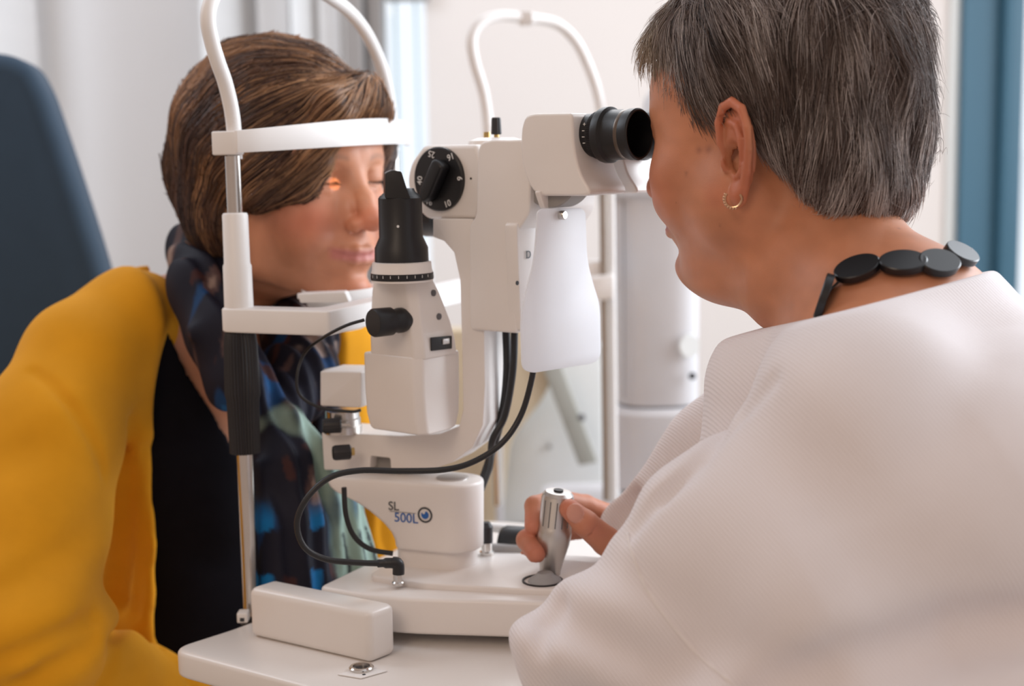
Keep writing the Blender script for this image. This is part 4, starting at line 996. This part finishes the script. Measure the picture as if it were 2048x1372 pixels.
def on_surf(f, px, py, s=.55, e=1.7):
    d = ray(px, py); d = np.array(d / d.length); ts = np.linspace(s, e, 2500); W = (np.array(CAM) + ts[:, None] * d).astype(f32); v = f(W)
    return tuple(W[np.argmax(v < 0)].tolist()) if (v < 0).any() else None
def grooved(f, lines):
    gl = []
    for pp, r, k in lines:
        q = [on_surf(f, *p) for p in pp]; q = [p for p in q if p]
        if len(q) > 1: gl.append((q, [r * (.35 + .65 * math.sin(PI * (i + .5) / len(q))) for i in range(len(q))], k))
    def g(W):
        d = f(W)
        for q, r, k in gl: d = smax(d, -s_line(W, q, r, .003), k)
        return d
    return g
card_w = grooved(wrapP(cardigan), [([(264, 850), (258, 960), (246, 1100), (234, 1200), (226, 1290)], .009, .016), ([(300, 900), (292, 1010), (280, 1120), (268, 1230)], .005, .014),
    ([(-10, 1322), (60, 1300), (120, 1276), (165, 1252), (188, 1236)], .007, .014), ([(40, 1368), (100, 1338), (150, 1312), (190, 1282)], .006, .012), ([(200, 1372), (222, 1335), (236, 1300)], .005, .012),
    ([(66, 742), (110, 775), (155, 830), (190, 890), (210, 950)], .0022, .010)])
sdf_obj('cardigan', card_w, (-.68, .88, .58), (.12, 1.80, 1.09), .0045, WOOL_Y, pat, col_y)
# scarf: loop round the neck and two hanging tails
def scarf_f(W):
    near = s_line(W, [W3(415, 480, 1.42), W3(388, 500, 1.36), W3(402, 570, 1.30), W3(434, 665, 1.265), W3(476, 760, 1.25), W3(548, 832, 1.25)], [.018, .024, .026, .027, .026, .022], .012)
    farl = s_line(W, [W3(425, 480, 1.44), W3(520, 560, 1.47), W3(600, 670, 1.36), W3(595, 760, 1.31), W3(566, 830, 1.26)], [.022, .028, .034, .034, .022], .012)
    d = smin(near, farl, .004)
    t1 = s_line(W, [W3(556, 838, 1.245), W3(566, 930, 1.225), W3(582, 1050, 1.215), W3(596, 1190, 1.205)], [.018, .026, .032, .036], .01)
    t2 = s_line(W, [W3(548, 850, 1.235), W3(575, 838, 1.235), W3(634, 915, 1.235), W3(668, 1015, 1.24), W3(700, 1180, 1.24)], [.012, .011, .013, .021, .034], .01)
    d = smin(d, smin(t1, t2, .003), .006)
    T = to_loc(W, TP); ang = np.arctan2(T[:, 0], T[:, 1] - 20)
    w_ = np.sin(T[:, 0] * .34 + T[:, 2] * .03 + vnoise(T, .004, 12) * 1.6) * .0024 + vnoise(T, .008, 4) * .0020
    return smax(d + w_.astype(f32), f32(TABLE + .013) - W[:, 2], .006)
def col_scarf(v):
    T = to_loc(v.astype(f32), TP); n = len(v); x, y, z = T.T
    c = np.tile((.012, .012, .022), (n, 1)).astype(float)
    def put(m, col):
        nonlocal c; m = np.clip(m, 0, 1)[:, None]; c = c * (1 - m) + np.array(col) * m
    a = vnoise(T * A_((1, 1, .28)), .026, 21); b = vnoise(T * A_((1, 1, .3)), .028, 33); e = vnoise(T * A_((1, 1, .5)), .034, 45)
    put(sst(.5, .7, a), (.010, .045, .13)); put(sst(1.05, 1.2, a), (.015, .10, .28)); put(sst(.75, .9, b), (.085, .05, .048)); put(sst(1.2, 1.3, b) , (.26, .18, .15)); put(sst(.95, 1.05, e), (.05, .02, .02))
    pc_ = [pix(p) for p in v[::1]] if n < 1 else None
    t1a, t1b = A_(W3(566, 900, 1.225)), A_(W3(620, 1060, 1.21)); dd = s_line(v.astype(f32), [tuple(t1a), W3(585, 980, 1.20), tuple(t1b)], [.003, .007, .005])
    put(sst(.35, .7, np.sin(x * .16 + z * .035 + vnoise(T, .012, 3))) * sst(.0, .12, vnoise(T, .011, 61) + .3) * sst(-150, -175, z) * sst(-330, -300, z), (.008, .14, .36))
    t2 = s_line(v.astype(f32), [W3(540, 850, 1.235), W3(575, 838, 1.235), W3(634, 915, 1.235), W3(668, 1015, 1.24), W3(700, 1180, 1.24)], [.013, .013, .016, .024, .037]); t1 = s_line(v.astype(f32), [W3(556, 838, 1.245), W3(566, 930, 1.225), W3(582, 1050, 1.215), W3(596, 1190, 1.205)], [.018, .026, .034, .036])
    mint = sst(.004, -.002, t2) * sst(-.012, -.004, t1); put(mint, (.27, .37, .32)); st_ = mint * sst(.6, .9, np.sin(x * .45)) * (z < -190) * (z > -260); put(st_, (.02, .02, .03))
    fl_ = s_line(v.astype(f32), [W3(560, 620, 1.40), W3(600, 670, 1.36), W3(595, 760, 1.31), W3(575, 820, 1.27)], [.03, .036, .036, .022]); fr = sst(.002, -.002, fl_) * sst(-20, 10, -x + 20); put(fr * sst(.1, .3, vnoise(T, .03, 77)), (.34, .26, .23)); put(fr * sst(.4, .5, vnoise(T, .034, 91)), (.05, .03, .03))
    return c
sdf_obj('scarf', scarf_f, (-.40, 1.14, .72), (-.09, 1.54, 1.12), .003, SILK, pat, col_scarf)

# ---------------------------------------------------------------- the examiner (right)
HD = head_frame((0.1978, 1.0423, 1.1475), frame(42)[0], pitch=-7, tilt=0)
doc = person('person', (.33, .93, .5), 'examiner with short grey brown hair and white knitted sweater looking into the eyepiece')
neckpts = [W3(1600, 400, 1.03), W3(1672, 535, 1.0), W3(1775, 680, .955)]
hand = {
 'index': ([(1232, 1040, 1.20), (1170, 1012, 1.186), (1112, 1000, 1.166), (1070, 1012, 1.146), (1067, 1052, 1.130)], [11, 9.6, 9.0, 8.4, 7.4]),
 'middle': ([(1235, 1070, 1.205), (1150, 1060, 1.185), (1078, 1062, 1.160), (1054, 1080, 1.136), (1072, 1108, 1.116)], [11, 9.8, 9.0, 8.6, 7.6]),
 'ring': ([(1235, 1100, 1.20), (1150, 1098, 1.185), (1080, 1106, 1.162), (1056, 1118, 1.140), (1070, 1134, 1.122)], [11, 9.2, 8.4, 7.8, 6.8]),
 'little': ([(1228, 1130, 1.19), (1160, 1132, 1.178), (1102, 1138, 1.160), (1074, 1146, 1.142), (1078, 1152, 1.132)], [10, 8, 7.2, 6.8, 5.8]),
 'thumb': ([(1262, 1118, 1.150), (1212, 1082, 1.122), (1170, 1046, 1.108), (1139, 1018, 1.1115)], [15, 11.8, 10.4, 8.2]),
}
def hand_f(W):
    d = None
    for k, (pp, rr) in hand.items():
        e = s_line(W, [W3(*p) for p in pp], [r / 1000 for r in rr], .0022); d = e if d is None else smin(d, e, .003)
    palm = s_line(W, [W3(1235, 1045, 1.20), W3(1240, 1120, 1.19)], [.014, .015]); palm = smin(palm, s_line(W, [W3(1262, 1080, 1.185), W3(1330, 1100, 1.17), W3(1420, 1080, 1.15), W3(1560, 1040, 1.14)], [.024, .026, .027, .034], .01), .012)
    palm = smin(palm, s_cap(W, W3(1262, 1118, 1.155), W3(1300, 1110, 1.165), .017, .02), .012)
    d = smin(d, palm, .008)
    nail = s_ell(W, W3(1150, 1026, 1.100), (.0075, .0035, .0085)); d = smin(d, nail + f32(.0006), .0012)
    for p in ((1190, 1058, 1.102), (1183, 1064, 1.104)): d = smax(d, -s_cap(W, W3(p[0] - 5, p[1] + 8, p[2] - .003), W3(p[0] + 8, p[1] - 12, p[2] - .001), .0006), .0016)
    return d
def body_d(W):
    d = s_line(W, neckpts, [.050, .051, .060], .02)
    d = smin(d, s_line(W, [W3(1775, 640, .96), W3(1830, 625, .95)], [.052, .038], .02), .03)
    d = smin(d, s_cap(W, W3(1450, 505, 1.06), W3(1570, 545, 1.02), .026, .038), .03)
    d = smin(d, s_line(W, [W3(1790, 700, .95), W3(1750, 810, .87)], [.062, .058]), .03)
    d = smin(d, s_line(W, [W3(1840, 720, .97), W3(1930, 820, 1.06)], [.05, .05]), .04)
    d = smin(d, s_cap(W, W3(1840, 860, .96), W3(1900, 1200, .97), .085, .11), .04)
    return d
def skin_d(W):
    dh = head_sdf(to_loc(W, HD), full=9., smile=.6, chin2=1., ear=(-9, -4, 1.08)) / f32(1000)
    return smin(dh, body_d(W), .018)
MOLES = [(1398, 300, .0024), (1417, 298, .0030), (1372, 347, .0015), (1798, 456, .0016), (1440, 452, .001), (1352, 406, .0008)]
def col_skin_d(v):
    L = to_loc(v.astype(f32), HD); c = base_skin(L, (.51, .208, .108), (.48, .115, .062), 8)
    ml = getattr(col_skin_d, 'pts', None)
    if ml is None:
        ml = []
        for px, py, r in MOLES:
            q = hit(lambda LL: skin_d(to_wor(LL, HD).astype(f32)) * 1000, HD, px, py, .6)
            if q is not None: ml.append((q, r * 1000))
        col_skin_d.pts = ml
    for q, r in ml:
        w_ = np.exp(-(((L - q) ** 2).sum(1) / r ** 2))[:, None] * .6; c = c * (1 - w_) + np.array((.22, .08, .05)) * w_
    return c
v1, q1 = surface(skin_d, (.02, .78, .78), (.48, 1.22, 1.32), .0020)
v2, q2 = surface(hand_f, (.0, 1.07, .82), (.26, 1.24, .93), .0012)
c1 = col_skin_d(v1); c2 = np.tile((.53, .215, .125), (len(v2), 1)).astype(float)
tips = np.zeros(len(v2))
for k in hand: tips = np.maximum(tips, np.exp(-((v2 - A_(W3(*hand[k][0][-1]))) ** 2).sum(1) / .011 ** 2))
kn = np.exp(-((v2 - A_(W3(1190, 1060, 1.1))) ** 2).sum(1) / .012 ** 2)
c2 = c2 * (1 - .55 * np.maximum(tips, kn * .5)[:, None]) + np.array((.62, .19, .14)) * (.55 * np.maximum(tips, kn * .5)[:, None])
nl = sst(.0004, -.0002, s_ell(v2, W3(1150, 1026, 1.100), (.0072, .006, .0082)))[:, None]; c2 = c2 * (1 - nl * .6) + np.array((.66, .36, .30)) * nl * .6
me = mesh_from('body', np.concatenate([v1, v2]), np.concatenate([q1, q2 + len(v1)])); paint(me, np.concatenate([c1, c2])); link_mesh('body', me, SKIN, doc)
# her eyes, hidden by the eyepieces from the side but there
for s in (-1, 1):
    c = Vector(to_wor((s * 31, 73.2, 21), HD)); obj('eye', lathe([(.0001, -.0122)] + [(.0122 * math.cos(a), .0122 * math.sin(a)) for a in np.linspace(-1.4, 1.4, 14)] + [(.0001, .0122)], c, UP, 24), EYE, doc)
# hair
def hair_d(L):
    S = L.copy(); S[:, 0] = np.abs(L[:, 0]); x, y, z = S.T
    d = s_ell(S, (0, -14, 56), (83, 104, 94))
    d = smin(d, s_ell(S, (0, -66, 2), (66, 42, 60)), 24)
    d = smin(d, s_ell(S, (0, 52, 78), (58, 46, 42)), 16)
    d = smin(d, s_ell(S, (0, -64, -26), (60, 34, 44)), 12)
    return d + (vnoise(L, .016, 15) * 2.2).astype(f32)
def hairline(L):
    y, z = L[:, 1], L[:, 2]
    yy = [-140, -70, -40, -24, -17, -13, 0, 14, 22, 30, 42, 55, 70, 85, 130]
    zz = [-60, -58, -55, -46, -12, 28, 36, 32, 20, 24, 46, 62, 74, 82, 84]
    return (np.interp(y, yy, zz) + vnoise(L, .05, 31) * 5 * (y < -20)).astype(f32) - z
HG = attr_mat('hair_grey_mass', .6, bump=.6, bscale=140, noise=.3, nscale=90, spec=.3)
lv2, lq2 = surface(lambda L: smax(hair_d(L) + f32(5.0), hairline(L) + f32(4), 6), (-100, -125, -70), (100, 115, 165), 3.0)
me = mesh_from('hair', to_wor(lv2, HD), lq2); paint(me, np.tile((.075, .055, .048), (len(lv2), 1))); hd = link_mesh('hair', me, HG, doc)
gd = [((1330, 60), (1370, 150)), ((1300, 90), (1305, 170)), ((1380, 120), (1440, 200)), ((1400, 60), (1480, 170)), ((1460, 190), (1500, 215)), ((1560, 60), (1570, 160)), ((1700, 40), (1710, 160)), ((1640, 180), (1610, 290)), ((1540, 200), (1550, 300)),
      ((1820, 60), (1850, 180)), ((1860, 200), (1840, 320)), ((1780, 200), (1770, 300)), ((1700, 300), (1680, 400)), ((1820, 320), (1800, 420)), ((1600, 330), (1590, 410)), ((1540, 330), (1545, 400)), ((1400, 200), (1415, 240)), ((1345, 150), (1370, 215)), ((1520, 240), (1530, 320))]
hfd = guide_field(hair_d, HD, gd, (0, -.5, -1), 26.)
def doctor_strands(n=24000):
    r = np.random.default_rng(21); v = lv2.astype(float); lvl = hair_d(lv2); ok = (lvl > -7.5)
    v = v[ok]; roots = v[r.integers(0, len(v), n)] + r.normal(size=(n, 3)) * 1.2
    hl = hairline(roots.astype(f32)); keep = hl < -2; roots = roots[keep]; hl = hl[keep]; n = len(roots)
    cj, cs = clumped(roots, 520, .36, 14)
    g = grad(hair_d, roots.astype(f32), 1.)
    L = r.uniform(22, 50, n) * (.55 + .45 * sst(0, 45, -hl)) * (.8 + .5 * cs); lift = (r.uniform(0., 1., n) * .6 + cs * .5) ** 2
    side = (roots[:, 1] > 35) & (roots[:, 2] < 80); L[side] *= .7
    def depth(t): return -5 + (2.0 + 7.5 * lift) * t + r_off
    r_off = r.uniform(0, 3, n)
    pts = grow(hair_d, roots, lambda p, t: hfd(p, t) + cj * (1 - .2 * t), L, 10, depth, jitter=.10, seed=6, settle=.35)
    base = np.array((.11, .074, .062)); lt = np.array((.52, .46, .44)); dk = np.array((.05, .034, .03)); bl = np.array((.40, .30, .20))
    q = cs * 1.6 - 1.0 + vnoise(roots, .03, 19) * .35 + r.normal(size=n) * .24 + sst(40, -45, roots[:, 2]) * .55
    w1 = sst(.1, 1.0, q)[:, None]; w2 = sst(-.1, -.9, q)[:, None]; c = base * (1 - w1) + lt * w1; c = c * (1 - w2) + dk * w2
    w3 = (sst(40, 75, roots[:, 1]) * .75)[:, None]; c = c * (1 - w3) + bl * w3
    strands('hair_strands', to_wor(pts, HD), c, r.uniform(.00012, .00023, n), hair_mat('hair_grey', .42), hd)
doctor_strands()
def flyaways(n=450):
    r = np.random.default_rng(77); v = lv2.astype(float); ok = hair_d(lv2) > -7.5; v = v[ok]; roots = v[r.integers(0, len(v), n)]
    roots = roots[hairline(roots.astype(f32)) < -8]; n = len(roots); lift = r.uniform(5, 13, n); cj = r.normal(size=(n, 3)) * .45
    pts = grow(hair_d, roots, lambda p, t: hfd(p, t) + cj, r.uniform(30, 60, n), 10, lambda t: -3 + lift * t, jitter=.2, seed=8, settle=.4)
    c = np.array((.42, .36, .34)) * r.uniform(.4, 1.1, n)[:, None]
    strands('flyaway_strands', to_wor(pts, HD), c, r.uniform(.00008, .00014, n), hair_mat('hair_grey_fine', .42), hd)
flyaways()
# sweater
np1, np2, np3 = Vector(W3(1537, 652, 1.05)), Vector(W3(1745, 606, .885)), Vector(W3(1952, 548, .97))
NPn = (np2 - np1).cross(np3 - np1).normalized(); NPn = NPn if NPn.z > 0 else -NPn
def sweater(W):
    d = s_line(W, [W3(1690, 868, .865), W3(1410, 1085, .87), W3(1122, 1325, .885)], [.060, .046, .031], .01)     # near upper arm
    d = smin(d, s_line(W, [W3(1950, 990, .87), W3(1660, 1150, .86), W3(1330, 1330, .88)], [.10, .085, .045], .03), .03)
    d = smin(d, s_line(W, [W3(1950, 790, .92), W3(1990, 860, .90), W3(1980, 1000, .89)], [.060, .072, .09], .03), .02)
    d = smin(d, s_line(W, [W3(1800, 730, .95), W3(1750, 820, .88)], [.070, .066], .02), .02)
    d = smin(d, s_line(W, [W3(1690, 720, .98), W3(1600, 790, .98), W3(1600, 960, .98)], [.040, .060, .08], .02), .015)     # chest
    d = smin(d, s_line(W, [W3(1125, 1308, .885), W3(1210, 1318, .96), W3(1330, 1255, 1.02)], [.031, .030, .028], .01), .01)   # near forearm
    tor = s_line(W, [W3(1800, 930, .97), W3(1860, 1300, .98), W3(1880, 1700, 1.0)], [.11, .155, .17], .03)
    tor = smin(tor, s_line(W, [W3(2000, 1480, .84), W3(1600, 1480, .84)], [.12, .09], .03), .04)
    d = smin(d, tor, .014)
    d = smin(d, body_d(W) - f32(.007), .02)
    ra = s_line(W, [W3(1660, 775, 1.10), W3(1430, 962, 1.15), W3(1288, 1068, 1.15)], [.072, .052, .037], .03)
    d = smin(d, ra, .004)
    d = smax(d, -s_cap(W, W3(1236, 1040, 1.14), W3(1120, 1020, 1.14), .030, .03), .008)
    # fine folds running with the sleeve
    ax = np.array(W3(1125, 1308, .885)) - np.array(W3(1690, 868, .865)); ax /= np.linalg.norm(ax)
    t = (W - A_(W3(1690, 868, .865))) @ A_(ax); rad = W @ A_((.55, -.3, .78))
    fo = np.sin(rad * 75 + t * 22 + vnoise(W, 3., 5) * 1.6) * .0028 + vnoise(W, 7, 9) * .0022
    de = np.sqrt(((W - A_(W3(1130, 1260, .86))) ** 2).sum(1)); fo = fo + np.sin((W @ A_((.5, .3, .9))) * 140) * .0045 * np.exp(-(de / .06) ** 2)
    d = d + fo.astype(f32)
    d = smax(d, -s_line(W, [W3(1500, 1402, .79), W3(1700, 1330, .762), W3(1900, 1280, .772), W3(2080, 1262, .77)], [.006, .012, .012, .010], .004), .022)
    d = smax(d, -s_line(W, [W3(1262, 1064, .856), W3(1380, 930, .845), W3(1500, 800, .915), W3(1600, 710, .94)], [.002, .004, .004, .002], .004), .012)
    pl_ = ((W - A_(np1)) @ A_(NPn))
    d = smax(d, pl_, .004)
    return d
def col_w(v): return np.clip(np.tile((.79, .745, .76), (len(v), 1)) * (1 + vnoise(v, 7, 4) * .012)[:, None], 0, 1)
sweater_b = sweater
sweater = grooved(sweater_b, [([(1120, 1215), (1090, 1245), (1075, 1300)], .005, .014), ([(1545, 760), (1480, 830), (1400, 925), (1330, 1000)], .0022, .012)])
sv, sq = surface(sweater, (-.03, .70, .56), (.62, 1.30, 1.13), .0036)
me = mesh_from('sweater', sv, sq); paint(me, col_w(sv)); swo = link_mesh('sweater', me, KNIT_W, doc)
def on_sweater(px, py):
    d = ray(px, py); d = np.array(d / d.length); ts = np.linspace(.55, 1.4, 2500); W = (np.array(CAM) + ts[:, None] * d).astype(f32); v = sweater(W); return Vector(W[np.argmax(v < 0)])
sp_ = [on_sweater(x, y) for x, y in ((1254, 1066), (1264, 1105), (1280, 1150), (1300, 1190), (1330, 1232), (1365, 1275), (1405, 1318), (1450, 1355), (1490, 1390))]
bms = tube(sp_, .0011, 10, smooth=5); mes = bpy.data.meshes.new('seam'); bms.to_mesh(mes); bms.free(); paint(mes, np.tile((.80, .755, .745), (len(mes.vertices), 1))); link_mesh('seam', mes, KNIT_W, swo)
# necklace
NB_ = mat('necklace_black', (.010, .010, .012), .3, noise=.15, spec=.5)
def docskin_local(L): return skin_d(to_wor(L, HD).astype(f32)) * 1000
def docskin_world(p, lift):
    p = np.array(p, f32)[None]
    for _ in range(6): p = p - grad(skin_d, p, .001) * (skin_d(p) - f32(lift))[:, None]
    return p[0], grad(skin_d, p, .001)[0]
nlk = thing('necklace', tuple(W3(1750, 560, .93)), 'necklace of large flat black oval discs round the examiner\'s neck', 'necklace')
beads = [(1657, 592, 22, 50, 28, .8), (1717, 538, 43, 26, -8, 0), (1805, 527, 41, 27, 14, 0), (1872, 526, 38, 30, 28, 0), (1915, 508, 34, 30, 45, 0)]
anch = []
for i, (x, y, a, b, rz, _) in enumerate(beads):
    q = hit(docskin_local, HD, x, y + 10, .6)
    if q is None: q = to_loc(np.array([W3(x, y, .93)], f32), HD)[0]
    pw, nn_ = docskin_world(to_wor(q, HD), .0045); anch.append((Vector(pw), Vector(nn_)))
# discs round the back of the neck and down the far side, out of sight from here
for k in range(len(anch)):
    c, nn_ = anch[k]; x, y, a, b, rz, fl = beads[k]
    tgt = anch[k + 1][0] if k + 1 < len(anch) else c + (c - anch[k - 1][0]); tan = (tgt - (anch[k - 1][0] if k else c)).normalized()
    tan = (tan - nn_ * tan.dot(nn_)).normalized(); bi_ = nn_.cross(tan)
    ra_, rb_ = .0152, .0112
    if k == 0: nn_ = (nn_ * .35 + Vector((-.85, .35, .1))).normalized(); tan = (tan - nn_ * tan.dot(nn_)).normalized(); bi_ = nn_.cross(tan)
    bm = bmesh.new(); rings = []
    for s_, h in ((.95, -.0027), (1, -.0021), (1, .0021), (.95, .0027)):
        rings.append([c + tan * (ra_ * s_ * math.cos(2 * PI * j / 40)) + bi_ * (rb_ * s_ * math.sin(2 * PI * j / 40)) + nn_ * h for j in range(40)])
    obj('bead', loft(rings, bm, 0), NB_, nlk)
cp = [a[0] for a in anch]
obj('cord', tube(cp + [cp[-1] + (cp[-1] - cp[-2]) * .5], .0009, 8, smooth=6), NB_, nlk)
# earring
GOLD = mat('rose_gold', (.62, .38, .24), .22, 1.0, noise=.15, nscale=300)
lobe = Vector(to_wor((-76, -4, -33), HD)); 
er = thing('earring', tuple(lobe), 'small beaded rose gold hoop earring in the examiner\'s ear', 'earring')
er_c = P(1467, 398, lobe.y - .011)
hx = Vector((1, -.25, 0)).normalized()
obj('hoop', tube([er_c + hx * (.0056 * math.cos(a)) + UP * (.0056 * math.sin(a)) for a in np.linspace(math.radians(140), math.radians(395), 22)], .0009, 10, smooth=2), GOLD, er)
bmr = bmesh.new()
for a in np.linspace(math.radians(150), math.radians(285), 9):
    c = er_c + hx * (.0064 * math.cos(a)) + UP * (.0064 * math.sin(a)); bmesh.ops.create_icosphere(bmr, subdivisions=2, radius=.0011, matrix=Matrix.Translation(c))
obj('granulation', bmr, GOLD, er)
